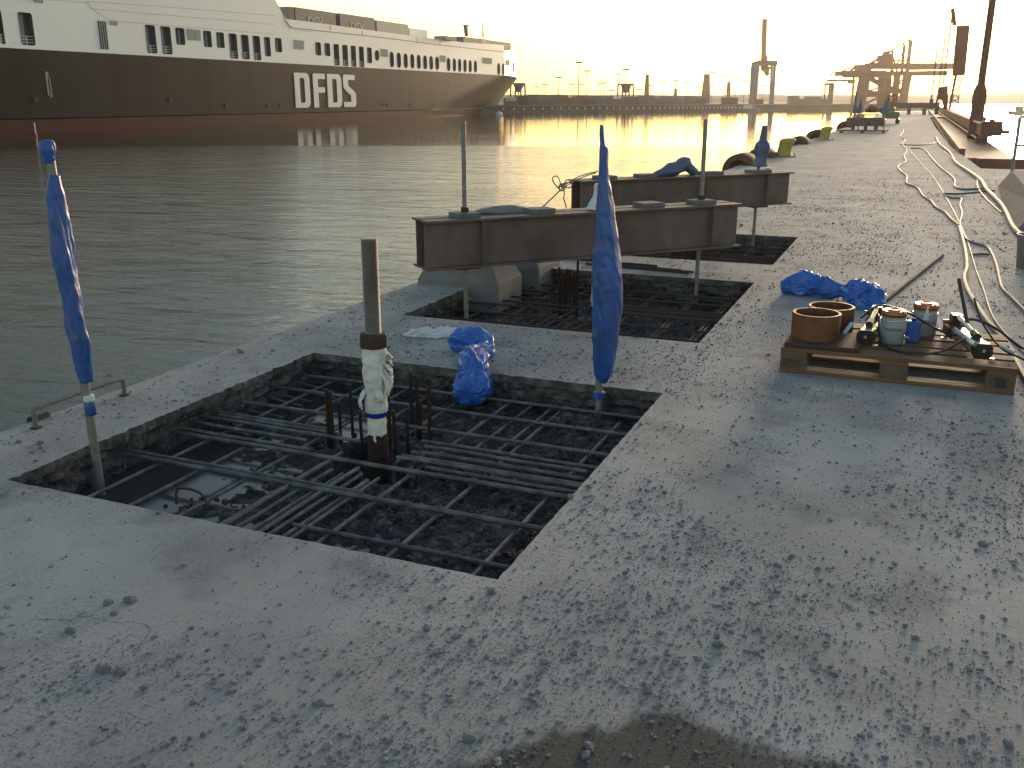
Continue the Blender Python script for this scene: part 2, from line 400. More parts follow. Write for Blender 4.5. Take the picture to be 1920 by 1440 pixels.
# ---------------------------------------------------------------- gravel (stuff) and single chunks
t_ = (1+5**.5)/2
ICO = np.array([(-1, t_, 0), (1, t_, 0), (-1, -t_, 0), (1, -t_, 0), (0, -1, t_), (0, 1, t_), (0, -1, -t_), (0, 1, -t_), (t_, 0, -1), (t_, 0, 1), (-t_, 0, -1), (-t_, 0, 1)])/2
ICF = [(0, 11, 5), (0, 5, 1), (0, 1, 7), (0, 7, 10), (0, 10, 11), (1, 5, 9), (5, 11, 4), (11, 10, 2), (10, 7, 6), (7, 1, 8), (3, 9, 4), (3, 4, 2), (3, 2, 6), (3, 6, 8), (3, 8, 9), (4, 9, 5), (2, 4, 11), (6, 2, 10), (8, 6, 7), (9, 8, 1)]
def in_pit(x, y, mg=0.):
    return any(a-mg < x < b+mg and c-mg < y < d+mg for a, b, c, d in PITS)
rs = np.random.RandomState(3)
vs_, fs_ = [], []
cnt = 0; tries = 0
def smooth_zone(x, y):
    # swept, nearly clean concrete left of the first pit and beside its near edge
    return max(0, 1-math.hypot((x+2.55)/1.15, (y-2.15)/.55))
while cnt < 66000 and tries < 2400000:
    tries += 1
    dist = 1.2+rs.rand()**1.7*22; ang = rs.uniform(-.72, .85)
    x = dist*math.sin(ang); y = dist*math.cos(ang)
    X = x*CA-y*SA; Y = x*SA+y*CA
    if X < EDGE+.02 or in_pit(X, Y, .012) or X > 6: continue
    dens = .22+1.7*max(0, nz(X*1.1+4, Y*1.1, 2)+.05)+1.0*max(0, nz(X*3.3, Y*3.3, 8))
    dens *= max(0, min(1, (24-dist)/13))
    dens *= 1-.93*min(1, 2.2*smooth_zone(X, Y))
    if -3.4 < X < -1 and 4.85 < Y < 5.8: dens += .5
    if rs.rand() > dens: continue
    s = .0009+.0016*rs.rand()+(.0085*rs.rand()**11)+.00030*dist
    if rs.rand() < .012: s *= 1.9
    sc3 = s*rs.uniform(.6, 1.25, 3)*np.array([1, 1, .6]); a = rs.rand()*6.28
    P = ICO*rs.uniform(.75, 1.2, (12, 1))*sc3
    P = P@np.array([[math.cos(a), math.sin(a), 0], [-math.sin(a), math.cos(a), 0], [0, 0, 1]])
    P = P+np.array([X, Y, sc3[2]*.45]); vs_.append(P); cnt += 1
Vn = np.concatenate(vs_); Fn = (np.array(ICF)[None]+np.arange(cnt)[:, None, None]*12).reshape(-1, 3)
me = bpy.data.meshes.new('gravel'); me.from_pydata(Vn.tolist(), [], Fn.tolist()); me.materials.append(M['gravel'])
o = bpy.data.objects.new('gravel', me); COL.objects.link(o)
tag(o, 'fine grey concrete grit and crumbs strewn over the quay deck', 'gravel', kind='stuff')
# debris lying inside the pits
vs_ = []; cnt = 0
while cnt < 5200:
    i = 0 if rs.rand() < .7 else 1
    x0, x1, y0, y1 = PITS[i]; X = rs.uniform(x0, x1); Y = rs.uniform(y0, y1)
    if i == 0 and X < -2.3 and rs.rand() < .75 and Y < 3.7: continue
    if i == 0 and -2.55 < X < -1.9 and 3.4 < Y < 3.97: continue
    s = .004+.016*rs.rand()**3; sc3 = s*rs.uniform(.6, 1.25, 3)
    P = ICO*rs.uniform(.75, 1.2, (12, 1))*sc3+np.array([X, Y, floor_z(X, Y, i)+.004]); vs_.append(P); cnt += 1
Vn = np.concatenate(vs_); Fn = (np.array(ICF)[None]+np.arange(cnt)[:, None, None]*12).reshape(-1, 3)
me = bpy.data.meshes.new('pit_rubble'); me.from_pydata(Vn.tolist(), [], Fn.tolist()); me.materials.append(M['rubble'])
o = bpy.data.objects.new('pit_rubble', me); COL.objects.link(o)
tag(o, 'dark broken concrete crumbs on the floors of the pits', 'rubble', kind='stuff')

def chunk(px, py, s, label, flat=.7, group='loose chunks of broken concrete'):
    p = G(px, py, 0); sd_ = px*.01
    bm = bmesh.new(); bmesh.ops.create_icosphere(bm, subdivisions=3, radius=1)
    for v in bm.verts:
        q = v.co.normalized()
        k = 1+.45*nz(q.x*1.3+sd_, q.y*1.3, q.z*1.3+py)+.22*nz(q.x*4, q.y*4+sd_, q.z*4)
        k = round(k*5)/5*.55+k*.45
        v.co = Vector((q.x*k*s*1.15, q.y*k*s*.85, q.z*k*s*flat))
    me = bpy.data.meshes.new('concrete_chunk'); bm.to_mesh(me); bm.free(); me.materials.append(M['rock'])
    o = bpy.data.objects.new('concrete_chunk', me); COL.objects.link(o); o.location = (p.x, p.y, s*flat*.5); o.rotation_euler.z = px
    tag(o, label, 'rubble', group); return o
chunk(203, 1132, .014, 'small dark chunk, left of two chunks on the smooth concrete below the first pit')
chunk(245, 1128, .018, 'pointed grey chunk, right of two chunks on the smooth concrete below the first pit')
chunk(214, 1152, .010, 'tiny chunk just below the pair on the smooth concrete')
chunk(132, 1185, .014, 'dull chunk in the grit left of the crack in the concrete')
chunk(195, 1258, .019, 'brownish jagged chunk, left of a touching pair in the lower left')
chunk(226, 1262, .017, 'pale jagged chunk, right of a touching pair in the lower left')
chunk(272, 1290, .009, 'small pale chip right of the jagged pair in the lower left')
chunk(800, 1180, .012, 'rounded dark chunk on the grit midway below the first pit')
chunk(856, 1193, .013, 'flat pale brown chip below the corner of the first pit', .3)
chunk(885, 1203, .010, 'small chip right of the flat pale brown chip')
chunk(363, 1318, .010, 'small knobbly chunk on the grit in the lower left half')
chunk(601, 1320, .012, 'angular chunk in a clump of grit in the lower middle')
chunk(637, 1264, .009, 'small reddish chunk in the lower middle of the deck')
chunk(880, 1388, .014, 'dark split chunk left of the wet brown patch')
chunk(1105, 1402, .013, 'pale upright chunk standing in the wet brown patch')
chunk(1098, 1418, .012, 'dark chunk at the foot of the pale one in the wet brown patch')
chunk(1215, 1296, .012, 'flat dark chunk above the wet brown patch')
chunk(1890, 1398, .013, 'brown rounded chunk at the lower right edge of the deck')
chunk(1716, 1198, .010, 'grey rounded chunk alone on the right of the deck')
chunk(1460, 1062, .010, 'dark chunk on the deck right of the first pit corner')
chunk(1070, 933, .014, 'grey chunk lying close to the right edge of the first pit')
chunk(1345, 1210, .014, 'dark lumpy chunk in a clump on the right of the deck')
chunk(1843, 1022, .018, 'ring shaped clump of chunks near the right edge of the picture', .5)
chunk(452, 661, .018, 'pale chunk on the outer edge of the quay beyond the first pit')
chunk(512, 658, .012, 'dark chunk on the quay edge left of the first pit far corner')
chunk(730, 668, .02, 'dark crumbly chunk at the far edge of the first pit')
chunk(205, 705, .014, 'chunk beside the right foot of the grab rail')
chunk(75, 832, .016, 'chunk on the concrete strip left of the first pit')
chunk(35, 830, .012, 'small chunk at the far left of the concrete strip')
chunk(62, 848, .014, 'flat chunk below the others on the left concrete strip', .4)
chunk(880, 562, .016, 'pale chunk at the near left corner of the second pit')

# ================================================================ PIT 1: reinforcement
def rbar(mb, p, q, r=.008, ribs=True, seg=7, wob=.004):
    p = Vector(p); q = Vector(q); L_ = (q-p).length; n_ = max(2, int(L_/(.011 if ribs else .3)))
    pts = []; rr = []
    sd_ = rnd.random()*50
    for i in range(n_+1):
        t = i/n_; c = p+(q-p)*t; c.z += wob*nz(t*2.5, sd_); c.x += wob*nz(t*2, sd_+9); pts.append(c); rr.append(r*(1.13 if i % 2 and ribs else 1))
    mb.tube(pts, rr, seg)
def bars(parent, lst, name='bar', m='rebar', ribs=True):
    for p, q, r in lst:
        mb = MB(); rbar(mb, p, q, r, ribs); mb.build(name, M[m], parent, smooth=True, sharp=30)
mat1 = empty('rebar_mat', (0, 0, 0), 'dark steel reinforcement grid laid bare across the nearest pit', 'reinforcement', 'exposed reinforcement grids')
L1 = []
zt, zb = -.112, -.130
xa, xb = -3.36, -1.05
for y, x_0, x_1, dz, r in [(4.62, xa, xb, 0, .008), (4.34, xa, xb, 0, .009), (4.04, xa, xb, 0, .009), (3.86, -2.08, xb, 0, .009), (3.83, xa, -2.58, .004, .009), (3.775, -2.02, -1.2, .01, .009),
                           (3.80, xa+.1, -2.5, 0, .009), (3.745, xa, -2.35, .003, .009), (3.70, -2.05, xb, 0, .009), (3.66, xa, -2.6, 0, .009), (3.625, -2.06, -1.17, .012, .008),
                           (3.50, xa, xb, 0, .010), (3.545, xa+.05, -2.5, .006, .009), (3.56, -1.9, -1.15, 0, .009), (3.17, xa, xb, 0, .011), (3.19, xa, -2.0, .012, .007), (2.84, -2.12, xb, -.01, .009), (2.78, -3.0, -2.1, -.05, .008)]:
    L1.append(((x_0, y, zt+dz), (x_1, y-.01, zt+dz), r))
for x, y0_, y1_, dz, r in [(-3.09, 2.45, 4.8, 0, .008), (-2.86, 2.45, 4.82, 0, .009), (-2.60, 2.45, 4.82, 0, .009), (-2.395, 2.45, 3.62, 0, .009), (-2.32, 2.45, 3.42, 0, .009), (-2.245, 2.45, 3.38, 0, .010), (-2.165, 2.45, 3.42, 0, .008),
                           (-2.10, 2.45, 3.36, 0, .010), (-2.065, 2.45, 3.40, .004, .008), (-1.95, 2.45, 4.82, 0, .009), (-2.42, 3.95, 4.8, 0, .009), (-2.22, 3.95, 4.75, .0, .009), (-1.64, 2.45, 4.6, 0, .009), (-1.29, 2.45, 4.55, 0, .010), (-1.82, 3.9, 4.8, 0, .008), (-1.70, 3.9, 4.75, .0, .008)]:
    L1.append(((x, y0_, zb+dz-.002), (x+.012, y1_, zb+dz-.002), r))
for k in range(9): # short cut stubs along the left wall
    y = 3.75+k*.1; L1.append(((-3.3, y, -.16+.01*(k % 3)), (-3.0+.06*math.sin(k*2), y-.02, -.165), .006))
bars(mat1, L1)
for (x, y) in [(-2.2, 3.42), (-2.0, 3.62)]:
    pass
# hooked ends beside the anchor
mb_l = [[(-1.15, 3.59, -.10), (-1.98, 3.60, -.10), (-2.06, 3.60, -.115), (-2.09, 3.60, -.17), (-2.09, 3.6, -.25)],
        [(-1.18, 3.66, -.092), (-1.9, 3.68, -.092), (-1.97, 3.68, -.105), (-2.0, 3.68, -.16), (-2.0, 3.68, -.25)],
        [(-2.19, 2.5, -.118), (-2.19, 3.36, -.118), (-2.19, 3.44, -.13), (-2.19, 3.47, -.17), (-2.19, 3.47, -.26)],
        [(-2.36, 2.5, -.12), (-2.36, 3.42, -.12), (-2.36, 3.48, -.135), (-2.36, 3.50, -.2)]]
for pts in mb_l:
    sp = smooth_path(pts, 24); MB().tube(sp, [.009*(1.1 if i % 2 else 1) for i in range(len(sp))], 8).build('hooked_bar', M['rebar'], mat1, smooth=True)
# wire ties
for (x, y) in [(-2.6, 3.52), (-2.25, 3.18), (-1.64, 3.5), (-2.86, 3.18), (-1.95, 3.5), (-1.64, 3.18), (-2.395, 3.17), (-1.29, 4.04), (-1.29, 3.5), (-2.6, 3.8)]:
    mb = MB(); a = rnd.random()*3
    for k in (0, 1):
        pts = [(x+.017*math.cos(a+k+t*.9), y+.017*math.sin(a+k+t*.9), -.122+.019*math.cos(t*1.0)) for t in range(7)]
        mb.tube(smooth_path(pts, 3), .0013, 5)
    mb.tube(smooth_path([(x, y, -.1), (x+.012, y+.006, -.09), (x+.02, y-.004, -.083)], 4), .0013, 5)
    mb.build('wire_tie', M['steel'], mat1, smooth=True)

# starter bars round the anchors
def starter(px, pyt, base, h, lab, grp, r=.009):
    x, y = base; o = empty('starter_bar', (x, y, -.2), lab, 'steel bar', grp)
    mb = MB(); rbar(mb, (0, 0, -.02), (0+.004*math.sin(px), .003*math.cos(px), h), r, True, 8, 0); b_ = mb.build('bar', M['rust'], o, smooth=True, sharp=30)
    MB().cyl((.004*math.sin(px), .003*math.cos(px), h-.001), (.004*math.sin(px), .003*math.cos(px), h+.004), r*.96, 10).build('cut_end', M['rustdark'], o)
LG = 'rusty starter bars left of the nearest anchor rod'; RG = 'rusty starter bars right of the nearest anchor rod'
LL = 'thin rusty upright bar in the cluster left of the nearest anchor rod'; RL = 'thin rusty upright bar in the cluster right of the nearest anchor rod'
def base_under(px, pytop, ztop):
    p = G(px, pytop, ztop); return (p.x, p.y)
for nn_, (px, pyt, zt_, r) in enumerate([(611, 731, .12, .0095), (619, 735, .11, .010), (657, 722, .10, .008), (635, 756, .03, .008), (676, 772, .0, .008)]):
    starter(px, pyt, base_under(px, pyt, zt_), zt_+.2, ['thick rusty upright bar, leftmost in the cluster left of the nearest anchor', 'thick rusty upright bar touching the leftmost one beside the nearest anchor', 'tall thin rusty bar standing apart between the left cluster and the nearest anchor', 'short rusty bar right of the thick pair beside the nearest anchor', 'short rusty bar close against the left side of the nearest anchor'][nn_], LG, r)
for nn_, (px, pyt, zt_, r) in enumerate([(728, 735, .09, .008), (769, 699, .14, .009), (780, 706, .14, .009), (804, 710, .13, .009), (787, 752, .02, .009), (762, 768, .02, .009), (739, 770, .03, .008), (803, 728, .12, .006)]):
    starter(px, pyt, base_under(px, pyt, zt_), zt_+.2, 'rusty upright bar, '+['tall and touching the right side of the nearest anchor', 'leftmost of three tall ones right of the nearest anchor', 'middle of three tall ones right of the nearest anchor', 'rightmost of three tall ones right of the nearest anchor', 'short one in front of the tall right hand bars', 'short one below the leftmost tall right hand bar', 'short one just right of the nearest anchor', 'very thin one against the rightmost tall bar'][nn_], RG, r)

# lifting loop in the pit
p = G(357, 950, -.15)
pts = rel(p, [G(331, 945, -.16), G(331, 920, -.115), G(340, 915, -.105), G(366, 920, -.105), G(382, 932, -.11), G(385, 957, -.16)])
o = MB().tube(smooth_path(pts, 6), .006, 8).build('lifting_loop', M['rustdark'], None, smooth=True, loc=p); tag(o, 'small black bent steel loop standing on the floor of the nearest pit', 'steel loop')

# ---------------------------------------------------------------- anchors
def anchor(x, y, label, grp, tall=.90, nut=True, detail=True):
    o = empty('anchor_rod', (x, y, -.25), label, 'anchor rod', grp); z0 = .25
    prof = []; z = .60 if detail else 0.
    n_ = int((tall-.42)/.004)
    prof = [(.0385 if k % 2 else .0335, .25+.42+k*.004) for k in range(n_)]
    prof = [(.035, 0)]+prof+[(.034, .25+tall), (.030, .25+tall+.001)]
    MB().lathe(prof, seg=40).build('threaded_rod', M['thread'], o, smooth=True, sharp=60)
    if nut:
        mb = MB(); mb.lathe([(.056, .655), (.067, .661), (.069, .667), (.069, .715), (.064, .722), (.036, .723)], seg=6); n_ = mb.build('nut', M['rustdark'], o, bevel=.002)
    return o
a1 = anchor(-2.19, 3.63, 'thick threaded steel anchor rod with hex nut and torn white wrapping in the nearest pit', None)
def rag(i, th, z):
    return 1+.16*nz(math.cos(th)*1.6, math.sin(th)*1.6, z*14)+.10*nz(math.cos(th)*4, math.sin(th)*4, z*40+3)
prof = [(.050, .35), (.054, .37), (.052, .42), (.047, .46), (.052, .50), (.057, .54), (.056, .58), (.055, .62), (.052, .645), (.050, .655)]
pp = []
for k in range(60):
    z = .35+.305*k/59
    for j in range(len(prof)-1):
        if prof[j][1] <= z <= prof[j+1][1]+1e-6:
            t = (z-prof[j][1])/(prof[j+1][1]-prof[j][1]); pp.append((prof[j][0]*(1-t)+prof[j+1][0]*t, z)); break
MB().lathe(pp, seg=72, rf=rag, cap=False).build('wrapping', M['white_cloth'], a1, smooth=True, sharp=180)
# torn flaps hanging on the right
mb = MB()
for a0, z1, ln, wd in [(.35, .60, .05, .05), (.1, .585, .075, .07), (-.1, .56, .085, .055), (.5, .57, .06, .05), (-.5, .55, .11, .045), (-1.2, .47, .06, .03), (-2.6, .46, .09, .035), (2.9, .45, .08, .03), (.0, .53, .07, .05), (.2, .63, .04, .04)]:
    nu, nv = 9, 11; P = []
    for j in range(nv):
        for i in range(nu):
            t = j/(nv-1); u = (i/(nu-1)-.5)
            a = a0+YAW+u*wd/.05*(1-.45*t+.2*nz(i*.8, j*.8, a0*9)); rr = .054+.028*math.sin(t*2.4)+.008*nz(i*.6, j*.6, a0*7)
            z = z1-ln*t-(.018*nz(i*1.9, a0*5) if j == nv-1 else 0)+.012*nz(i*.5, 3, a0)
            P.append((rr*math.cos(a), rr*math.sin(a), z))
    mb.add(P, [(j*nu+i, j*nu+i+1, (j+1)*nu+i+1, (j+1)*nu+i) for j in range(nv-1) for i in range(nu-1)])
f_ = mb.build('torn_flaps', M['white_cloth'], a1, smooth=True, sharp=180)
sm = f_.modifiers.new('solid', 'SOLIDIFY'); sm.thickness = .0018
pl = [(.043, .20+.15*k/30) for k in range(31)]
MB().lathe(pl, seg=48, rf=lambda i, th, z: 1+.12*nz(math.cos(th)*2, math.sin(th)*2, z*30)+(.0 if z > .26 else -.0), cap=False).build('lower_wrapping', M['white_cloth'], a1, smooth=True, sharp=180)
MB().lathe([(.0455, .325), (.047, .33), (.0465, .365), (.0455, .372)], seg=40, rf=lambda i, th, z: 1+.03*nz(th*3, z*50)).build('tape', M['bluetape'], a1, smooth=True)
MB().lathe([(.052, -.02), (.05, .1), (.046, .2), (.044, .24)], seg=32, rf=lambda i, th, z: 1+.05*nz(math.cos(th)*3, math.sin(th)*3, z*20)).build('rusty_sleeve', M['rust'], a1, smooth=True)

# ---------------------------------------------------------------- tie rods with plastic sheet
def tie_rod(x, y, z0, z1, label, grp, r=.0185, m='steel', top=None):
    o = empty('tie_rod', (x, y, z0), label, 'steel rod', grp)
    prof = [(r, -.05), (r, z1-z0-.002), (r*.9, z1-z0)]
    mb = MB().lathe(prof, seg=20)
    if top: mb.v = [(a+(top[0]-x)*(c/(z1-z0)), b_+(top[1]-y)*(c/(z1-z0)), c) for a, b_, c in mb.v]
    mb.build('rod', M[m], o, smooth=True)
    return o
def sheet(parent, prof, m='blue', folds=3, twist=9., amp=.22, name='plastic_sheet', seed=0., seg=64, cr=.10):
    """prof: list (z, radius, dx, dy)"""
    n_ = max(40, int((prof[-1][0]-prof[0][0])/.010)); base = []; mb = MB()
    for k in range(n_+1):
        z = prof[0][0]+(prof[-1][0]-prof[0][0])*k/n_
        for j in range(len(prof)-1):
            if prof[j][0] <= z <= prof[j+1][0]+1e-6:
                t = (z-prof[j][0])/(prof[j+1][0]-prof[j][0]); t = t*t*(3-2*t)
                r, dx, dy = [prof[j][i]*(1-t)+prof[j+1][i]*t for i in (1, 2, 3)]; break
        for s_ in range(seg):
            th = 2*math.pi*s_/seg
            q = math.cos(folds*th+twist*z+seed+1.5*nz(z*3, seed))
            fold = amp*(abs(q)**.6*(1 if q > 0 else -1))*.5
            kk = max(.5, 1+fold+cr*nz(math.cos(th)*2+seed, math.sin(th)*2, z*11)+cr*.5*nz(math.cos(th)*5+seed, math.sin(th)*5, z*30)-cr*1.8*abs(nz(math.cos(th+z*5)*1.8+seed, math.sin(th+z*5)*1.8, z*9+4))+.05)
            mb.v.append((dx+r*kk*math.cos(th), dy+r*kk*math.sin(th), z))
    for i in range(n_):
        for s_ in range(seg):
            s2 = (s_+1) % seg; mb.f.append((i*seg+s_, i*seg+s2, (i+1)*seg+s2, (i+1)*seg+s_))
    mb.f.append(tuple(range(seg))[::-1]); mb.f.append(tuple(n_*seg+k for k in range(seg)))
    return mb.build(name, M[m], parent, smooth=True, sharp=180)
# lateral axis of the picture, in quay coordinates
LX, LY = CA, SA
def off(d): return (d*LX, d*LY)
RB1 = (-3.20, 2.92)
r1 = tie_rod(*RB1, -.2, 1.30, 'grey rod in the near left corner of the nearest pit, wrapped in twisted blue plastic', None, top=tuple(D(92, 285, *RB1))[:2])
def zrel(py, y0, z0, y1, z1, base): return z0+(py-y0)*(z1-z0)/(y1-y0)-base
prof = []
for py, xl, xr in [(716, 150, 172), (690, 143, 170), (650, 135, 168), (600, 124, 158), (560, 121, 153), (530, 112, 146), (500, 104, 141), (470, 99, 137), (430, 93, 131), (390, 88, 122), (365, 87, 117), (345, 89, 113), (328, 92, 110)]:
    c = D((xl+xr)/2, py, *RB1); px_m = F/(3.95)
    prof.append((c.z+.2, (xr-xl)/2/px_m, c.x-RB1[0], c.y-RB1[1]))
sheet(r1, prof, folds=3, twist=7, amp=.28, seed=1)
prof = []
for py, xl, xr in [(306, 82, 102), (295, 80, 104), (280, 75, 104), (268, 73, 102), (263, 78, 98)]:
    c = D((xl+xr)/2, py, *RB1); prof.append((c.z+.2, (xr-xl)/2/450, c.x-RB1[0], c.y-RB1[1]))
sheet(r1, prof, folds=2, twist=3, amp=.15, seed=4, name='plastic_cap')
for nm, ya, yb, m in [('white_tape', 752, 740, 'plastic_clear'), ('blue_tape', 778, 752, 'blue')]:
    c0 = D(167, ya, *RB1); c1 = D(167, yb, *RB1)
    MB().lathe([(.021, c0.z+.2), (.0245, c0.z+.205), (.023, c1.z+.195), (.021, c1.z+.2)], seg=24, rf=lambda i, th, z: 1+.08*nz(th, z*40)).build(nm, M[m], r1, smooth=True)
RB2 = tuple(G(1122, 772, -.12))[:2]
r2 = tie_rod(*RB2, -.15, 1.25, 'grey rod at the far right of the nearest pit in a bulging blue wrap', None, r=.018, top=tuple(D(1131, 300, *RB2))[:2])
prof = []
for py, xl, xr in [(716, 1121, 1140), (700, 1115, 1149), (670, 1113, 1155), (630, 1112, 1160), (590, 1112, 1165), (550, 1112, 1167), (500, 1113, 1165), (450, 1116, 1159), (400, 1119, 1152), (360, 1121, 1146), (332, 1123, 1141), (300, 1124, 1140), (278, 1125, 1140), (272, 1125, 1134), (250, 1124, 1132), (234, 1125, 1131)]:
    c = D((xl+xr)/2, py, *RB2); prof.append((c.z+.15, (xr-xl)/2/372*1.04, c.x-RB2[0], c.y-RB2[1]))
sheet(r2, prof, folds=3, twist=1.2, amp=.14, seed=2.2, cr=.07)
c0 = D(1124, 746, *RB2); c1 = D(1124, 734, *RB2)
MB().lathe([(.03, c0.z+.15), (.034, c0.z+.155), (.032, c1.z+.147), (.026, c1.z+.15)], seg=24, rf=lambda i, th, z: 1+.15*nz(th*1.3, z*40)).build('blue_tape', M['blue'], r2, smooth=True)

# ================================================================ spreader beams
def beam_pair(A, B, z0, z1, label, grp, lext, rext, wtot=.30):
    A = Vector((*A, 0)); B = Vector((*B, 0)); d = (B-A).normalized(); p = Vector((-d.y, d.x, 0))
    o = empty('spreader_beam', (A.x, A.y, z0), label, 'steel beam', grp, rz=math.atan2(d.y, d.x))
    L0 = -lext; L1_ = (B-A).length+rext; h = z1-z0; fw = .135; cc = .085
    for s_ in (-1, 1):
        mb = MB(); y = s_*cc
        mb.box(((L0+L1_)/2, y, .008), (L1_-L0, fw, .016)); mb.box(((L0+L1_)/2, y, h-.008), (L1_-L0, fw, .016)); mb.box(((L0+L1_)/2, y, h/2), (L1_-L0-.01, .012, h-.032))
        mb.build('i_beam', M['beam'], o, bevel=.002)
    for x in (0.03, (B-A).length-.03)+(((L0+L1_)/2+.1,) if z0 > .3 else ()):
        for s_ in (-1, 1):
            for q in ((-1, 1)):
                MB().box((x+.06, s_*cc+q*.034, h/2), (.010, .054, h-.034)).build('stiffener', M['beam'], o)
    return o, d, p
A1, B1 = (-3.05, 6.43), (-1.62, 8.02)
bm1, d1, p1 = beam_pair(A1, B1, .29, .65, 'brown twin steel beam across the second pit, nearer of two', 'twin spreader beams over the pits', .36, .32)
def packer(x, y, z, sx, sy, sz, rz, label, m='plate', grp='flat plates on the beams', name='packing_plate'):
    o = MB().box((0, 0, sz/2), (sx, sy, sz)).build(name, M[m], None, bevel=.003, loc=(x, y, z)); o.rotation_euler.z = rz
    tag(o, label, 'steel plate', grp); return o
RZ1 = math.atan2(d1.y, d1.x)
def on_beam(A, d, t): return (A[0]+d.x*t, A[1]+d.y*t)
def free_rod(x, y, zb_, zt_, label, grp, zplate, nut=True):
    o = tie_rod(x, y, zb_, zt_, label, grp, .0175)
    MB().box((0, 0, zplate-zb_+.017), (.19, .17, .034), Matrix.Rotation(RZ1, 3, 'Z')).build('washer_plate', M['plate'], o, bevel=.003)
    if nut: MB().lathe([(.03, zplate-zb_+.034), (.032, zplate-zb_+.038), (.032, zplate-zb_+.066), (.028, zplate-zb_+.07)], seg=6).build('nut', M['rustdark'], o)
    MB().box((0, 0, zplate-zb_-.36-.012), (.19, .17, .02), Matrix.Rotation(RZ1, 3, 'Z')).build('lower_plate', M['redsteel'], o, bevel=.003)
    return o
free_rod(*A1, -.2, 1.335, 'bare grey rod through the left end of the nearer beam', 'bare tie rods', .65)
free_rod(*B1, -.15, 1.33, 'bare grey rod through the right end of the nearer beam', 'bare tie rods', .65)
for t, px, lab in [(.62, 0, 'thick flat plate on the nearer beam, left of the blue wrap'), (1.62, 0, 'thick flat plate on the nearer beam, between the blue wrap and the right hand rod')]:
    x, y = on_beam(A1, d1, t); packer(x, y, .65, .2, .17, .036, RZ1, lab)
x, y = on_beam(A1, d1, .32); 
# anchor of pit 2 rising through the beam
a2 = empty('anchor_rod', (-2.27, 7.28, -.25), 'pale wrapped anchor rod in the second pit rising through the nearer beam', 'anchor rod')
MB().lathe([(.04, 0), (.04, 1.02)], seg=24).build('rod', M['thread'], a2, smooth=True)
MB().lathe([(.052, .12+k*.02) for k in range(19)], seg=40, rf=rag, cap=False).build('wrapping', M['white_cloth'], a2, smooth=True, sharp=180)
sheet(a2, [(.905, .10, 0, 0), (.93, .085, 0, 0), (.97, .065, .0, 0), (1.0, .052, 0, 0), (1.05, .045, 0, 0), (1.08, .048, 0, 0), (1.1, .04, 0, 0)], m='plastic_clear', folds=3, twist=8, amp=.2, seed=7, name='plastic_cap')
MB().box((0, 0, .93-.38-.03), (.13, .13, .06)).build('bearing_block', M['redsteel'], a2)
# rebar in pit 2 and 3
mat2 = empty('rebar_mat', (0, 0, 0), 'rusty reinforcement grid in the second pit, under the nearer beam', 'reinforcement', 'exposed reinforcement grids')
x0, x1, y0, y1 = PITS[1]; L2 = []
for y, a, b_ in [(6.03, x0, x1), (6.32, x0, x1), (6.62, x0, x1), (6.92, x0, -2.4), (6.98, -2.1, x1), (7.03, -2.1, x1), (7.08, x0, -2.4), (7.13, -2.1, x1), (7.19, -2.1, x1), (7.26, x0, x1), (7.55, x0, x1), (7.85, x0, x1)]:
    L2.append(((a-.06, y, -.105), (b_+.06, y-.01, -.105), .009))
for x in (-3.05, -2.78, -2.55, -2.47, -2.40, -2.33, -2.25, -2.17, -1.93, -1.60, -1.57, -1.32, -1.29):
    L2.append(((x, y0-.06, -.122), (x+.01, y1+.06 if x not in (-2.47, -2.33, -2.25, -2.17) else 6.85, -.122), .009))
bars(mat2, L2, ribs=False, m='rustdark')
for nn_, (px, pyt, zt_) in enumerate([(1049, 502, .15), (1058, 512, .13), (1069, 506, .14), (1083, 490, .18), (1063, 505, .1), (1077, 510, .12), (1053, 520, .1)]):
    p = D(px, pyt, -2.45, 7.2); starter(px, pyt, (p.x, p.y), p.z+.2, 'thin rusty upright bar in the second pit, '+['leftmost of the group', 'third from the left', 'fifth from the left', 'tallest and rightmost', 'fourth from the left', 'sixth from the left', 'short one, second from the left'][nn_], 'rusty starter bars in the second pit', .009)
mat3 = empty('rebar_mat', (0, 0, 0), 'rusty reinforcement grid in the third pit, beyond the nearer beam', 'reinforcement', 'exposed reinforcement grids')
x0, x1, y0, y1 = PITS[2]; L3 = []
for y in (9.25, 9.55, 9.85, 10.0, 10.1, 10.2, 10.5, 10.85): L3.append(((x0, y, -.105), (x1+.05, y-.01, -.105), .009))
for x in (-3.0, -2.7, -2.4, -2.3, -2.2, -2.1, -1.9, -1.6, -1.3): L3.append(((x, y0-.05, -.122), (x+.01, y1, -.122), .009))
bars(mat3, L3, ribs=False, m='rustdark')
for k in range(12):
    x = -2.15+.12*math.sin(k*2.4); y = 10.0+.13*math.cos(k*1.7); starter(k, 0, (x, y), .3+.03*math.sin(k), 'thin rusty upright bar in the bundle in the third pit', 'rusty starter bars in the third pit', .009)
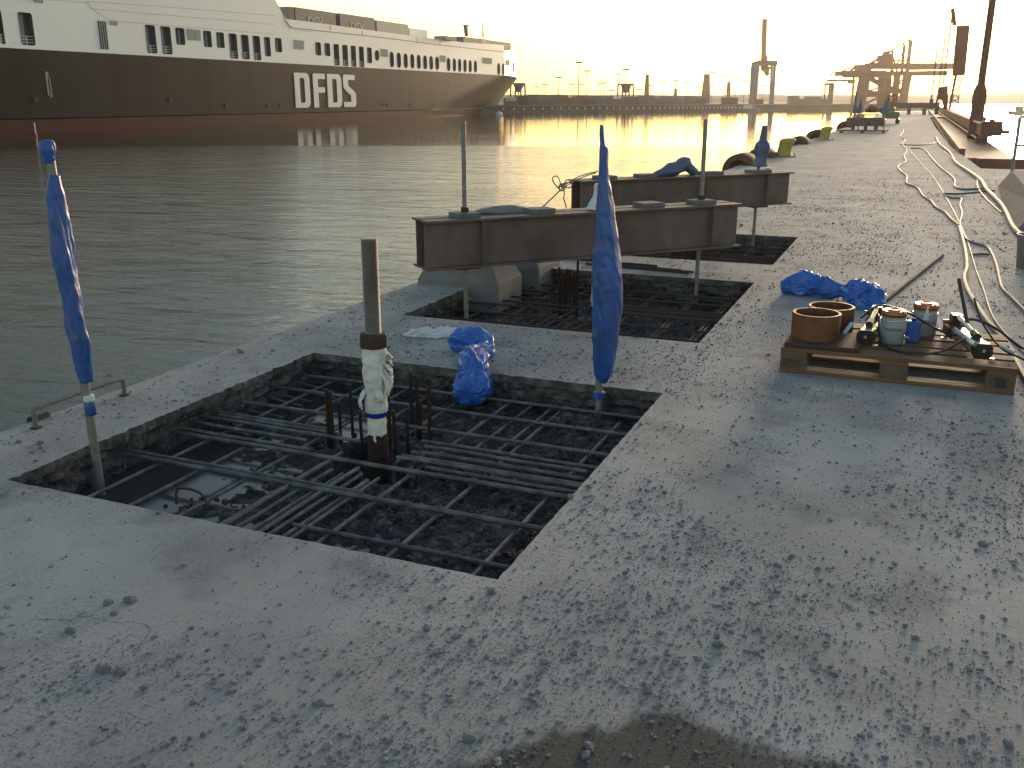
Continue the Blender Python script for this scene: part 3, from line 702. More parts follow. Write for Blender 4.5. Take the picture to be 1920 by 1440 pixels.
# second beam
A2, B2 = (-2.98, 9.35), (-1.60, 10.95)
bm2, d2, p2 = beam_pair(A2, B2, .36, .71, 'brown twin steel beam across the third pit, farther of two', 'twin spreader beams over the pits', .22, .38)
RZ2 = math.atan2(d2.y, d2.x)
for t, lab in [(.12, 'flat plate at the left end of the farther beam'), (.62, 'flat plate on the farther beam, left of the blue bundle'), (1.45, 'long flat plate on the farther beam, right of the blue bundle')]:
    x, y = on_beam(A2, d2, t); packer(x, y, .71, .2 if t < 1.3 else .24, .17, .034, RZ2, lab)
x, y = on_beam(A2, d2, 1.02)
o = empty('blue_bundle', (x, y, .71), 'slumped bundle of dull, glare-paled blue plastic on the farther beam', 'plastic bundle')
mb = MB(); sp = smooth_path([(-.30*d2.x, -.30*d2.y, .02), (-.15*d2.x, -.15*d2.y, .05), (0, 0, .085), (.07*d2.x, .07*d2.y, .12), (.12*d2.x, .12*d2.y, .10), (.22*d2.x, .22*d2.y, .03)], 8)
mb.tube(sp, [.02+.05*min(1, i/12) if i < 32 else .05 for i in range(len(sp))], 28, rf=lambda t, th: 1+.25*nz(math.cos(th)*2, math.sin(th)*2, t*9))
mb.build('plastic_sheet', M['blueglare'], o, smooth=True, sharp=180)
RB5 = B2
r5 = tie_rod(*RB5, -.15, 1.02, 'rod with blue bagged top at the right end of the farther beam', None, .0175)
prof = []
for py, w_ in [(312, 26), (304, 22), (295, 20), (285, 24), (276, 27), (270, 24), (262, 13), (250, 11), (240, 10), (235, 8)]:
    c = D(1424+(312-py)*.13, py, *RB5); prof.append((c.z+.15, w_/2/163, c.x-RB5[0], c.y-RB5[1]))
sheet(r5, prof, m='blueglare', folds=3, twist=3, amp=.2, seed=3)
MB().box((0, 0, .71+.15+.015), (.24, .17, .03), Matrix.Rotation(RZ2, 3, 'Z')).build('washer_plate', M['plate'], r5)
MB().box((0, 0, .51-.012), (.2, .17, .03), Matrix.Rotation(RZ2, 3, 'Z')).build('lower_plate', M['redsteel'], r5)
x, y = on_beam(B2, d2, .14); o = MB().lathe([(.012, 0), (.022, .002), (.022, .05), (.012, .05)], seg=6).build('loose_nut', M['plastic_clear'], None, loc=(x, y, .71)); tag(o, 'small pale nut standing at the right end of the farther beam', 'nut')
x, y = on_beam(A1, d1, 1.28); o = MB().lathe([(.012, 0), (.022, .002), (.022, .04), (.012, .04)], seg=6).build('loose_nut', M['plastic_clear'], None, loc=(x, y-.03, .65)); tag(o, 'small pale nut standing on the nearer beam beside the blue wrap', 'nut')
# white bag behind the nearer beam
x, y = on_beam(A1, d1, .38)
o = MB().lathe([(.30, 0), (.31, .02), (.24, .05), (.12, .075), (.02, .08)], seg=40, rf=lambda i, th, z: 1+.25*nz(math.cos(th)*1.4, math.sin(th)*1.4, z*9)).build('sand_sack', M['block'], None, smooth=True, sharp=180, loc=(x-.09, y+.10, .652)); o.scale = (.8, .28, .65); o.rotation_euler.z = RZ1; tag(o, 'pale flat sack lying on the nearer beam just right of its left rod', 'sack')
# rope
ro = empty('rope', (-2.98, 9.1, .71), 'thin tan rope knotted at the left end of the farther beam', 'rope')
def RP(px, py, k=0): return D(px, py, -2.98, 9.1+k)-Vector((-2.98, 9.1, .71))
paths = [[(1122, 321), (1100, 326), (1082, 333), (1068, 341), (1058, 348), (1052, 357)], [(1118, 324), (1098, 330), (1080, 338), (1066, 346), (1056, 352)],
         [(1050, 356), (1040, 345), (1036, 335), (1041, 330), (1048, 334), (1051, 345), (1054, 354)], [(1050, 357), (1040, 367), (1028, 378), (1015, 390)],
         [(1056, 352), (1058, 362), (1057, 372), (1060, 382), (1062, 390)], [(1053, 350), (1062, 343), (1070, 342), (1072, 348), (1066, 352), (1058, 348), (1062, 338), (1068, 338), (1074, 344), (1070, 351)],
         [(1048, 352), (1055, 346), (1060, 352), (1054, 358), (1048, 352), (1050, 346), (1058, 344)]]
for i, pth in enumerate(paths):
    MB().tube(smooth_path([RP(a, b_, .03*math.sin(j+i)) for j, (a, b_) in enumerate(pth)], 6), .0065, 6).build('strand', M['hose'], ro, smooth=True)

# concrete pedestals at the quay edge
def pedestal(x0, x1, y0, y1, ztop, label):
    o = empty('concrete_block', ((x0+x1)/2, (y0+y1)/2, -.2), label, 'concrete block', 'tapered concrete blocks at the quay edge')
    w_, l_ = x1-x0, y1-y0; P = []
    for (fx, fy, z) in [(1, 1, 0), (1, 1, .24), (.52, .62, ztop+.2)]:
        P += [(-w_/2*fx, -l_/2*fy, z), (w_/2*fx, -l_/2*fy, z), (w_/2*fx, l_/2*fy, z), (-w_/2*fx, l_/2*fy, z)]
    F_ = [(3, 2, 1, 0), (8, 9, 10, 11)]+[(j*4+i, j*4+(i+1) % 4, (j+1)*4+(i+1) % 4, (j+1)*4+i) for j in range(2) for i in range(4)]
    MB().add(P, F_).build('tapered_body', M['block'], o, bevel=.012)
    return o
pedestal(-3.76, -3.02, 6.98, 7.50, .36, 'pale tapered concrete block behind the left end of the nearer beam')
pedestal(-3.66, -2.98, 7.80, 8.36, .40, 'second tapered concrete block, half hidden between the two beams')
# long bars on the deck between pits
for k, (a, b_) in enumerate([((-2.75, 8.42), (-1.75, 8.30)), ((-2.7, 8.47), (-1.72, 8.36)), ((-2.6, 8.52), (-1.85, 8.40)), ((-3.0, 8.62), (-2.1, 8.55))]):
    o = empty('steel_bar', (a[0], a[1], .012), 'rusty loose bar between the second and third pits, '+['nearest of four', 'second nearest of four', 'third nearest of four', 'farthest and leftmost of four'][k], 'steel bar', 'loose bars between the second and third pits')
    MB().cyl((0, 0, .0), (b_[0]-a[0], b_[1]-a[1], 0), .010, 8).build('bar', M['rustdark'], o, smooth=True)
p, q = G(1662, 562, .012), G(1768, 478, .012)
o = MB().cyl((0, 0, 0), q-p, .014, 12).build('steel_bar', M['rustdark'], None, smooth=True, loc=p); tag(o, 'long thin dark steel bar lying on the deck behind the pallet', 'steel bar')

# grab rail at the edge
p = G(65, 802, 0)
pts = rel(p, [G(65, 802, -.02), G(66, 772, .07), V(-3.70, 3.07, .095), V(-3.70, 3.3, .10), V(-3.70, 3.56, .098), V(-3.70, 3.60, .08), V(-3.69, 3.615, -.02)])
pts = [V(-3.7, 3.05, -.02), V(-3.7, 3.05, .07), V(-3.7, 3.075, .092), V(-3.7, 3.33, .096), V(-3.7, 3.585, .092), V(-3.7, 3.61, .07), V(-3.7, 3.61, -.02)]
gr = empty('grab_rail', (-3.7, 3.33, 0), 'bent grey tube grab rail at the quay edge behind the left blue wrapped rod', 'grab rail')
MB().tube([v-V(-3.7, 3.33, 0) for v in smooth_path(pts, 5)], .0115, 12).build('tube', M['plate'], gr, smooth=True)
for yy in (-.28, .28): MB().lathe([(.03, 0), (.028, .004), (.016, .007)], (0, yy, .0), 16).build('foot_plate', M['rustdark'], gr, smooth=True)
o = MB().tube([V(0, 0, 0), V(.0, .09, -.0)], .03, 20).build('pipe_stub', M['black'], None, smooth=True, loc=(-3.80, 3.11, -.005)); tag(o, 'short dark pipe end lying under the grab rail', 'pipe')

# ---------------------------------------------------------------- bags
def bag(name, path, radii, m, label, cat, loc, seed=0, seg=72, sub=14, sq=.75, amp=.3):
    mb = MB(); sp = smooth_path(rel(loc, path), sub); n_ = len(sp); rr = []
    for i in range(n_):
        t = i/(n_-1)*(len(radii)-1); k = min(int(t), len(radii)-2); f = t-k; f = f*f*(3-2*f); rr.append(radii[k]*(1-f)+radii[k+1]*f)
    def rf(t, th):
        c, s_ = math.cos(th), math.sin(th)
        tri = lambda q: abs((q % 1)*2-1)*2-1
        w1 = nz(t*5, seed)*1.2; f1 = tri(th/6.283*4+w1+.7*nz(c, s_+seed, t*4)); f2 = tri(th/6.283*9+w1*2+t*3+.8*nz(c*2+seed, s_*2, t*8))
        a = nz(c*1.3+seed, s_*1.3, t*6); e = abs(nz(c*3.4, s_*3.4+seed, t*17))
        return 1+amp*(.42*f1+.22*f2+.8*a-.9*e+.15)
    mb.tube(sp, rr, seg, rf=rf)
    mb.v = [(x, y, z if z+loc[2] > floor_clip(x+loc[0], y+loc[1]) else floor_clip(x+loc[0], y+loc[1])-loc[2]+.002*nz(x*90, y*90)) for x, y, z in mb.v]
    o = empty(name, loc, label, cat); mb.build('crumpled_sheet', M[m], o, smooth=True, sharp=50); return o
def floor_clip(x, y): return -.118 if in_pit(x, y) else .002
bag('plastic_bag', [G(848, 645, .03), G(862, 642, .05), G(905, 645, .05), G(912, 655, .04), G(885, 668, .04), G(890, 690, .04), G(893, 712, -.02), G(880, 735, -.06), G(870, 742, -.06)], [.03, .075, .085, .05, .05, .085, .055, .10, .10, .04], 'bluebag', 'crumpled bright blue plastic sack slumped over the far edge of the nearest pit', 'plastic bag', V(-2.35, 5.0, 0), seed=3)
bag('plastic_bag', [V(-.88, 7.72, .05), V(-.72, 7.72, .08), V(-.55, 7.70, .07), V(-.42, 7.62, .07), V(-.3, 7.5, .09), V(-.2, 7.40, .07), V(-.13, 7.3, .03)], [.05, .10, .085, .045, .10, .11, .05], 'bluebag', 'crumpled blue plastic sheet tied in the middle lying behind the two steel rings', 'plastic bag', V(-.5, 7.6, 0), seed=9)
bag('plastic_scrap', [V(-2.98, 5.33, .004), V(-2.9, 5.34, .012), V(-2.8, 5.37, .014), V(-2.68, 5.42, .010), V(-2.60, 5.45, .004)], [.01, .035, .045, .04, .015], 'plastic_clear', 'flat crumpled scrap of clear whitish plastic beside the bright blue sack', 'plastic scrap', V(-2.8, 5.37, 0), seed=5, amp=.5)

# ================================================================ pallet and tools
PX0, PX1, PY0, PY1 = -.59, .61, 5.39, 6.19
pal = empty('pallet', ((PX0+PX1)/2, (PY0+PY1)/2, 0), 'brown wooden transport pallet carrying steel rings and hydraulic tools', 'pallet')
def pb(x0, x1, y0, y1, z0, z1, name, m='wood'):
    cx, cy = (PX0+PX1)/2, (PY0+PY1)/2
    MB().box(((x0+x1)/2-cx, (y0+y1)/2-cy, (z0+z1)/2), (x1-x0, y1-y0, z1-z0)).build(name, M[m], pal, bevel=.003)
for y0, y1 in [(PY0, PY0+.1), (PY0+.328, PY0+.473), (PY1-.1, PY1)]:
    pb(PX0, PX1, y0, y1, 0.002, .022, 'bottom_board')
    for x0, x1 in [(PX0+.002, PX0+.145), (-.06, .085), (PX1-.145, PX1-.002)]:
        pb(x0, x1, y0+.002, y1-.002, .022, .100, 'block', 'woodblock')
for x0, x1 in [(PX0, PX0+.145), (-.062, .083), (PX1-.145, PX1)]: pb(x0, x1, PY0, PY1, .100, .122, 'stringer_board')
ys = [PY0, PY0+.1475+.02, PY0+.3275, PY0+.4875+.02, PY1-.145]
for k, (y0, wd) in enumerate([(PY0, .145), (PY0+.187, .10), (PY0+.3275, .145), (PY0+.513, .10), (PY1-.145, .145)]):
    pb(PX0, PX1, y0, y0+wd, .122+(.001 if k % 2 else 0), .144, 'top_board')
for x in (PX0+.07, .01, PX1-.07):
    for y0 in (PY0+.05, PY0+.1, PY0+.4):
        for dx in (-.03, .03): MB().lathe([(.004, 0), (.004, .0012)], (x+dx-(PX0+PX1)/2, y0-(PY0+PY1)/2, .1442), 8).build('nail', M['rustdark'], pal)
def text_mesh(body, size, m, name, parent, loc, rot, ext=.0006, bold=0., sx=1.):
    cu = bpy.data.curves.new(name, 'FONT'); cu.body = body; cu.size = size; cu.extrude = ext; cu.offset = bold; cu.align_x = 'CENTER'; cu.align_y = 'CENTER'
    to = bpy.data.objects.new(name, cu); COL.objects.link(to)
    dg = bpy.context.evaluated_depsgraph_get(); me = bpy.data.meshes.new_from_object(to.evaluated_get(dg))
    bpy.data.objects.remove(to); me.name = name
    o = bpy.data.objects.new(name, me); COL.objects.link(o); me.materials.clear(); me.materials.append(m)
    o.parent = parent; o.location = loc; o.rotation_euler = rot; o.scale = (sx, 1, 1); return o
cx, cy = (PX0+PX1)/2, (PY0+PY1)/2
fy = PY0-cy+.001
text_mesh('EPAL', .042, M['ink'], 'stamp', pal, (PX0+.0725-cx, fy, .061), (R(90), 0, 0), .0008)
mb = MB(); mb.tube([(PX0+.0725-cx+.055*math.cos(a), fy, .061+.028*math.sin(a)) for a in [k*math.pi/16 for k in range(33)]], .0013, 4); mb.build('stamp_oval', M['ink'], pal)
text_mesh('IPPC', .026, M['greyink'], 'stamp', pal, (.0125-cx-.01, fy, .076), (R(90), 0, 0), .0008)
text_mesh('DE HT 41', .020, M['greyink'], 'stamp', pal, (.0125-cx, fy, .045), (R(90), 0, 0), .0008)
mb = MB(); 
for (a, b_) in [((-.045, .03), (.045, .03)), ((.045, .03), (.045, .095)), ((.045, .095), (-.045, .095)), ((-.045, .095), (-.045, .03))]:
    mb.bar((.0125-cx+a[0], fy, a[1]), (.0125-cx+b_[0], fy, b_[1]), .0015, .0015)
mb.build('stamp_frame', M['greyink'], pal)
MB().box((PX1-.0725-cx, fy, .061), (.052, .0015, .05)).build('stamp_block', M['ink'], pal)
mb = MB(); mb.tube([(PX1-.0725-cx+.052*math.cos(a), fy, .061+.027*math.sin(a)) for a in [k*math.pi/16 for k in range(33)]], .0013, 4); mb.build('stamp_oval', M['ink'], pal)
# base plate and rings
pz = .145
o = MB().box((0, 0, .012), (.40, .38, .024)).build('base_plate', M['rustdark'], None, bevel=.002, loc=(-.375, 5.60, pz)); tag(o, 'flat brown steel plate under the two rings on the pallet', 'steel plate')
def ring(x, y, z, label):
    o = empty('steel_ring', (x, y, z), label, 'steel ring', 'steel rings on the pallet')
    MB().lathe([(.119, 0), (.133, 0), (.135, .002), (.135, .143), (.132, .146), (.122, .146), (.119, .143)]+[(.119, 0)], seg=72, cap=False).build('ring', M['ring'], o, smooth=True)
ring(-.43, 5.60, .17, 'open rust brown steel ring on the pallet, nearer of the two')
ring(-.375, 5.94, .146, 'open rust brown steel ring on the pallet, farther of the two')
# jacks
def jack(x, y, label, txt=True, rz=0):
    o = empty('hydraulic_jack', (x, y, pz), label, 'hydraulic jack', 'grey hydraulic jacks on the pallet', rz=rz)
    MB().lathe([(.066, 0), (.069, .004), (.069, .135), (.067, .138), (.065, .142), (.066, .155)], seg=48).build('barrel', M['cylgrey'], o, smooth=True)
    MB().lathe([(.066, .155), (.070, .160), (.070, .178), (.063, .188), (.036, .188), (.034, .196), (.030, .196), (.018, .190)], seg=48).build('cap', M['copper'], o, smooth=True)
    MB().lathe([(.0695, .128), (.0702, .130), (.0702, .134), (.0695, .136)], seg=48).build('band', M['silver'], o, smooth=True)
    if txt:
        me = text_mesh('ENERPAC', .026, M['ink'], 'lettering', o, (0, 0, 0), (0, 0, 0), .0004)
        for v in me.data.vertices:
            a = -math.pi/2+v.co.x/.0698; zz = v.co.y+.085; rr = .0698+v.co.z
            v.co = (rr*math.cos(a), rr*math.sin(a), zz)
        me.rotation_euler = (0, 0, .12)
    MB().cyl((.066*math.cos(.3), .066*math.sin(.3), .03), (.095*math.cos(.3), .095*math.sin(.3), .03), .008, 10).build('coupler', M['silver'], o, smooth=True)
    MB().lathe([(.008, .196), (.008, .2)], (.045, -.02, -.008), 10).build('bolt', M['silver'], o)
    return o
jack(-.02, 5.75, 'grey hydraulic jack with orange cap, nearer and left of the two')
j2 = jack(.15, 6.02, 'grey hydraulic jack with orange cap, farther and right of the two beside the blue bottle')
MB().add([(-.012, -.0715, .10), (.02, -.0715, .105), (.012, -.0735, .19), (.004, -.073, .19)], [(0, 1, 2, 3)]).build('paper_tag', M['plastic_clear'], j2)
bt = empty('blue_bottle', (.09, 5.80, pz), 'small flat sided blue bottle standing in front of the farther jack', 'bottle')
MB().box((0, 0, .062), (.078, .045, .124)).build('body', M['blue'], bt, bevel=.008)
MB().lathe([(.013, .12), (.013, .138), (.010, .141)], seg=16).build('cap', M['bluetape'], bt, smooth=True)
# pumps
def pump(px0, px1, label, ln, handle):
    a = Vector(px0); b_ = Vector(px1); d = (b_-a).normalized(); rz = math.atan2(d.y, d.x)
    o = empty('hand_pump', (a.x, a.y, pz), label, 'hydraulic pump', 'hydraulic hand pumps on the pallet', rz=rz)
    mb = MB(); sec = [(-.034, .018), (.034, .018), (.044, .035), (.044, .07), (.030, .088), (-.030, .088), (-.044, .07), (-.044, .035)]
    def ex(mb, sec, xa, xb, k=1.):
        n_ = len(sec); cz = .053
        mb.add([(xa, y*k, cz+(z-cz)*k) for y, z in sec]+[(xb, y*k, cz+(z-cz)*k) for y, z in sec], [tuple(range(n_)), tuple(range(n_, 2*n_))[::-1]]+[(i, (i+1) % n_, n_+(i+1) % n_, n_+i) for i in range(n_)])
    ex(mb, sec, .045, ln-.12); mb.build('reservoir', M['silver'], o, bevel=.003)
    mb = MB(); ex(mb, sec, 0, .05, 1.12); mb.build('end_cap', M['black'], o, bevel=.004)
    MB().lathe([(.010, 0), (.010, .004)], seg=10).build('cap_bolt', M['silver'], o, loc=(-.003, 0, .055)).rotation_euler = (0, -R(90), 0)
    mb = MB(); ex(mb, sec, ln-.13, ln, 1.18); mb.box((ln-.06, 0, .12), (.07, .06, .05)); mb.build('pump_head', M['black'], o, bevel=.004)
    mb = MB()
    for s_ in (-1, 1):
        mb.box((.025, s_*.055, .006), (.03, .03, .008)); mb.box((ln-.08, s_*.06, .006), (.03, .03, .008))
    mb.build('feet', M['silver'], o, bevel=.002)
    MB().cyl((ln-.10, .0, .135), (.17, 0, .105), .016, 14, .013).build('lever', M['silver'], o, smooth=True)
    MB().cyl((.19, .0, .107), (.12, 0, .100), .021, 14).build('lever_grip', M['black'], o, smooth=True)
    MB().cyl((ln-.06, .03, .10), (ln-.06, .07, .10), .012, 10).build('valve_knob', M['copper'], o, smooth=True)
    if handle: MB().cyl((ln-.22, -.02, .10), (ln-.10, .03, .36), .010, 12).build('handle', M['hoseblack'], o, smooth=True)
    return o
pump((-.155, 5.58, 0), (-.115, 6.1, 0), 'silver and black hydraulic hand pump next to the steel rings', .52, False)
pump((.445, 5.50, 0), (.30, 6.05, 0), 'silver and black hydraulic hand pump with raised lever at the right of the pallet', .56, True)
def hose(name, pts, r, m, label, cat, grp=None, seg=8, n_=8):
    p0 = Vector(pts[0]); o = MB().tube([v-p0 for v in smooth_path(pts, n_)], r, seg).build(name, M[m], None, smooth=True, loc=p0); return tag(o, label, cat, grp)
hose('hydraulic_hose', [V(-.12, 5.98, .27), V(-.10, 5.85, .26), V(-.09, 5.72, .2), V(-.06, 5.62, .16), V(.02, 5.52, .153), V(.12, 5.48, .153), V(.24, 5.52, .17), V(.34, 5.64, .21), V(.40, 5.74, .23)], .0065, 'hoseblack', 'black hydraulic hose looping across the front of the pallet to the right hand pump', 'hose')
hose('hydraulic_hose', [V(-.20, 5.9, .24), V(-.12, 6.0, .30), V(-.02, 5.98, .30), V(.06, 5.9, .29), V(.16, 5.84, .25), V(.28, 5.82, .205), V(.36, 5.86, .20)], .0065, 'hoseblack', 'black hydraulic hose crossing behind the nearer jack to the right hand pump', 'hose')
hose('hydraulic_hose', [V(.33, 5.92, .27), V(.42, 5.93, .275), V(.52, 5.85, .25), V(.62, 5.72, .2), V(.72, 5.62, .15), V(.8, 5.5, .05), V(.95, 5.35, .02)], .0075, 'hoseblack', 'thick black hose curving off the right end of the pallet', 'hose')
hose('hydraulic_hose', [V(.40, 6.05, .38), V(.43, 6.0, .30), V(.47, 5.9, .24), V(.52, 5.78, .19), V(.57, 5.68, .165), V(.66, 5.56, .15), V(.8, 5.45, .08), V(1., 5.3, .02)], .006, 'hoseblack', 'thin black hose with a pale sleeve drooping over the right end of the pallet', 'hose')
o = MB().cyl((0, 0, 0), (.06, -.075, -.014), .011, 12).build('hose_sleeve', M['blueink'], None, smooth=True, loc=(.545, 5.73, .18)); tag(o, 'pale blue sleeve on the thin hose at the right end of the pallet', 'hose fitting')
o = MB().cyl((0, 0, 0), (-.045, -.06, -.01), .010, 12).build('hose_sleeve', M['blueink'], None, smooth=True, loc=(.40, 5.74, .225)); tag(o, 'pale blue sleeve where the looping hose meets the right hand pump', 'hose fitting')
o = MB().cyl((0, 0, 0), (.035, .07, .05), .012, 12).build('hose_sleeve', M['blueink'], None, smooth=True, loc=(-.275, 5.66, .19)); tag(o, 'pale green blue fitting leaning on the nearer steel ring', 'hose fitting')

# ---------------------------------------------------------------- hoses along the quay
def ghose(name, px, r, m, label, grp='hoses and cables along the quay'):
    r *= .82
    return hose(name, [G(a, b_, r) for a, b_ in px], r, m, label, 'hose', grp, 8, 7)
ghose('deck_hose', [(1690, 235), (1694, 245), (1688, 255), (1697, 262), (1692, 270), (1700, 282), (1695, 292), (1698, 303), (1684, 312), (1690, 322), (1700, 330), (1700, 343), (1720, 352), (1730, 366), (1745, 376), (1755, 388), (1772, 398), (1783, 410), (1798, 422)], .016, 'hose', 'tan hose kinking down the left of the bundle of hoses')
ghose('deck_hose', [(1798, 424), (1803, 440), (1810, 470), (1813, 500), (1808, 520), (1815, 545), (1830, 570), (1850, 600), (1880, 635), (1900, 665), (1912, 690), (1935, 730)], .019, 'hose', 'tan hose running down past the right end of the pallet')
ghose('deck_cable', [(1706, 282), (1730, 310), (1752, 335), (1775, 372), (1790, 400), (1802, 425), (1815, 455), (1830, 505), (1845, 545), (1860, 590), (1885, 625), (1925, 665)], .007, 'cable', 'thin orange cable running straight down between the hoses')
ghose('deck_hose', [(1708, 278), (1725, 278), (1737, 284), (1750, 300), (1765, 315), (1778, 325), (1790, 337), (1790, 348), (1802, 354), (1830, 354), (1855, 353)], .018, 'hose', 'tan hose bending right near the middle of the quay')
ghose('deck_hose', [(1768, 363), (1800, 363), (1835, 360), (1865, 357)], .013, 'hoseblack', 'short dark hose lying across the other hoses')
ghose('deck_hose', [(1688, 271), (1720, 272), (1745, 270), (1760, 266)], .016, 'hoseblack', 'short dark hose lying across the quay far down')
ghose('deck_hose', [(1755, 258), (1762, 270), (1780, 285), (1792, 304), (1815, 320), (1838, 337), (1850, 355), (1875, 380), (1888, 400), (1900, 425), (1925, 450)], .036, 'hose', 'thickest tan hose running along the right side of the quay')
ghose('deck_hose', [(1768, 282), (1785, 298), (1800, 312), (1822, 325), (1832, 336), (1833, 350), (1845, 368), (1862, 385), (1878, 398), (1886, 398)], .012, 'cable', 'thin tan line twisting round the thickest hose')
ghose('deck_hose', [(1770, 366), (1788, 371), (1802, 372), (1800, 385), (1804, 400), (1800, 418), (1806, 435), (1812, 448), (1830, 456), (1850, 462), (1860, 475), (1868, 495), (1874, 520), (1880, 540), (1900, 560), (1930, 590)], .014, 'hose', 'tan hose snaking to the right edge above the pallet')
ghose('deck_hose', [(1886, 398), (1897, 415), (1912, 425), (1928, 432)], .018, 'hose', 'short tan hose beside the leaning slab')
hose('deck_hose', [G(1825, 477, .01), G(1840, 476, .01), G(1855, 477, .01)], .009, 'hoseblack', 'short dark stick like hose between the tan hoses', 'hose')
# bucket
bk = empty('bucket', (1.10, 9.85, 0), 'grey metal bucket at the right edge below the slab', 'bucket')
MB().lathe([(.13, 0), (.14, .005), (.165, .30), (.172, .305), (.165, .305), (.135, .02), (.0, .015)], seg=40, cap=False).build('pail', M['steel'], bk, smooth=True)
mb = MB(); mb.tube([(.168*math.cos(a), .168*math.sin(a)*.4-.05, .29-.10*math.sin(a)) for a in [k*math.pi/14 for k in range(15)]], .003, 6); mb.build('handle', M['steel'], bk)
# leaning slab and railing on the right
sb = empty('concrete_slab', (1.9, 15.5, 0), 'grey slab with a sloping side at the right edge of the quay', 'slab')
P = [(-.78, -3.2, 0), (1.2, -3.2, 0), (1.2, 4.0, 0), (-.52, 3.6, 0), (-.5, -2.7, .30), (1.0, -2.7, .30), (1.0, 3.7, .30), (-.36, 3.3, .30)]
MB().add(P, [(3, 2, 1, 0), (4, 5, 6, 7), (0, 1, 5, 4), (1, 2, 6, 5), (2, 3, 7, 6), (3, 0, 4, 7)]).build('slab', M['slabm'], sb, bevel=.006)
rl = empty('guard_rail', (1.75, 21.2, 0), 'grey tube guard rail standing at the far right of the deck', 'railing')
for k in range(3):
    MB().cyl((k*1.4, 0, 0), (k*1.4+.0, 0, 1.15), .035, 12).build('post', M['steel'], rl, smooth=True)
for z in (1.15, .62): MB().cyl((0, 0, z), (3.0, 0, z), .024, 12).build('rail', M['steel'], rl, smooth=True)

# bollards
def bollard(x, y, label):
    o = empty('bollard', (x, y, 0), label, 'bollard', 'yellow mooring bollards')
    MB().lathe([(.34, 0), (.35, .01), (.34, .035), (.2, .045)], seg=32).build('base_flange', M['yellow'], o, smooth=True)
    mb = MB(); pr = [(.20, .03, -.03), (.165, .07, -.02), (.155, .16, .0), (.15, .27, .035), (.165, .33, .07), (.185, .38, .10), (.18, .43, .12), (.14, .465, .13), (.06, .485, .13)]
    for i, (r_, z, dx) in enumerate(pr):
        for k in range(28): mb.v.append((dx*.6+(r_+.03)*math.cos(k*math.pi/14), (r_+.03)*math.sin(k*math.pi/14), z+.04*r_*math.cos(k*math.pi/14)))
    mb.f = [(i*28+k, i*28+(k+1) % 28, (i+1)*28+(k+1) % 28, (i+1)*28+k) for i in range(len(pr)-1) for k in range(28)]+[tuple((len(pr)-1)*28+k for k in range(28))]
    mb.build('post', M['yellow'], o, smooth=True, sharp=60)
    for k in range(6): MB().lathe([(.025, 0), (.025, .03)], (.27*math.cos(k*1.047), .27*math.sin(k*1.047), .035), 6).build('bolt', M['rustdark'], o)
bollard(-3.30, 27.0, 'yellow mooring bollard on the quay edge, nearer of the two')
bollard(-3.28, 38.6, 'yellow mooring bollard on the quay edge, farther of the two')
# fenders: rubber arches rising over the edge
def fender(x, y, r, z, ln, label):
    o = empty('rubber_fender', (x, y, z), label, 'fender', 'brown rubber fenders along the quay edge')
    mb = MB(); pr = [(r*.62, 0), (r*.97, 0), (r, .03), (r, ln-.03), (r*.97, ln), (r*.62, ln), (r*.62, 0)]
    vv = []; seg = 40
    mb.lathe([(a, b_) for a, b_ in pr], seg=seg, cap=False)
    mb.v = [(a, c, b_) for a, b_, c in mb.v]
    mb.build('arch', M['rubber'], o, smooth=True)
    mb = MB(); mb.lathe([(r*.60, ln*.25), (r*.60, ln*.3)], seg=seg); mb.v = [(a, c, b_) for a, b_, c in mb.v]; mb.build('core', M['rubber'], o)
fs = ['nearest', 'second nearest', 'third nearest', 'fourth nearest', 'fifth nearest', 'sixth nearest', 'seventh nearest']
for k, (pxf, r, z, ln) in enumerate([(1386, .46, -.13, .9), (1424, .46, -.13, .9), (1493, .46, -.13, 1.0), (1525, .50, -.12, 1.4), (1577, .5, -.1, 1.8), (1592, .5, -.1, 2.0)]):
    dd_ = ray(pxf, 300); x = -3.80; y = x*dd_.y/dd_.x; r *= .85
    fender(x, y, r, z, ln, 'brown rounded rubber fender over the quay edge, %s of the row' % fs[k])
fender(-3.70, 17.0, .42, -.26, .9, 'low brown rubber fender hump just showing over the farther beam')

# ---------------------------------------------------------------- gear far down the quay
fb, d3, p3 = beam_pair((-2.9, 50.2), (-1.9, 50.6), .22, .62, 'rusty beam on trestles far down the quay', None, .45, .3)
del fb['label']; tag(fb, 'rusty brown beam standing on short legs far down the quay', 'steel beam')
for x in (-.1, .5, 1.0): MB().box((x, 0, -.17), (.08, .3, .34)).build('leg', M['redsteel'], fb)
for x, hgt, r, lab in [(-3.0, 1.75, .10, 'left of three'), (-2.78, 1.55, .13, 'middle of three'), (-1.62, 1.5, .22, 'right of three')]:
    o = tie_rod(x, 50.4, 0, hgt, 'dull, glare-paled blue wrapped rod at the far beam, %s' % lab, 'wrapped rods at the far beam', .03)
    sheet(o, [(.8, r*.9, 0, 0), (1.0, r, 0, 0), (1.2, r*.5, 0, 0), (hgt-.05, r*.35, 0, 0), (hgt, .03, 0, 0)], m='blueglare', folds=3, twist=3, amp=.2, seed=x, seg=24)
for k, (x, z, s_) in enumerate([(-2.45, .85, .16), (-2.25, .85, .28), (-2.05, .85, .22), (-1.85, .85, .14)]):
    o = MB().lathe([(s_*.4, 0), (s_*.5, .05), (s_*.5, s_), (s_*.3, s_*1.2)], seg=12, rf=lambda i, th, z: 1+.2*nz(th, z*5, k)).build('wrapped_nut', M['redsteel'], None, smooth=True, loc=(x, 50.4, z)); tag(o, 'brown lump on the far beam, '+['leftmost of four', 'tallest, second of four', 'third of four', 'rightmost of four'][k], 'lump', 'lumps on the far beam')
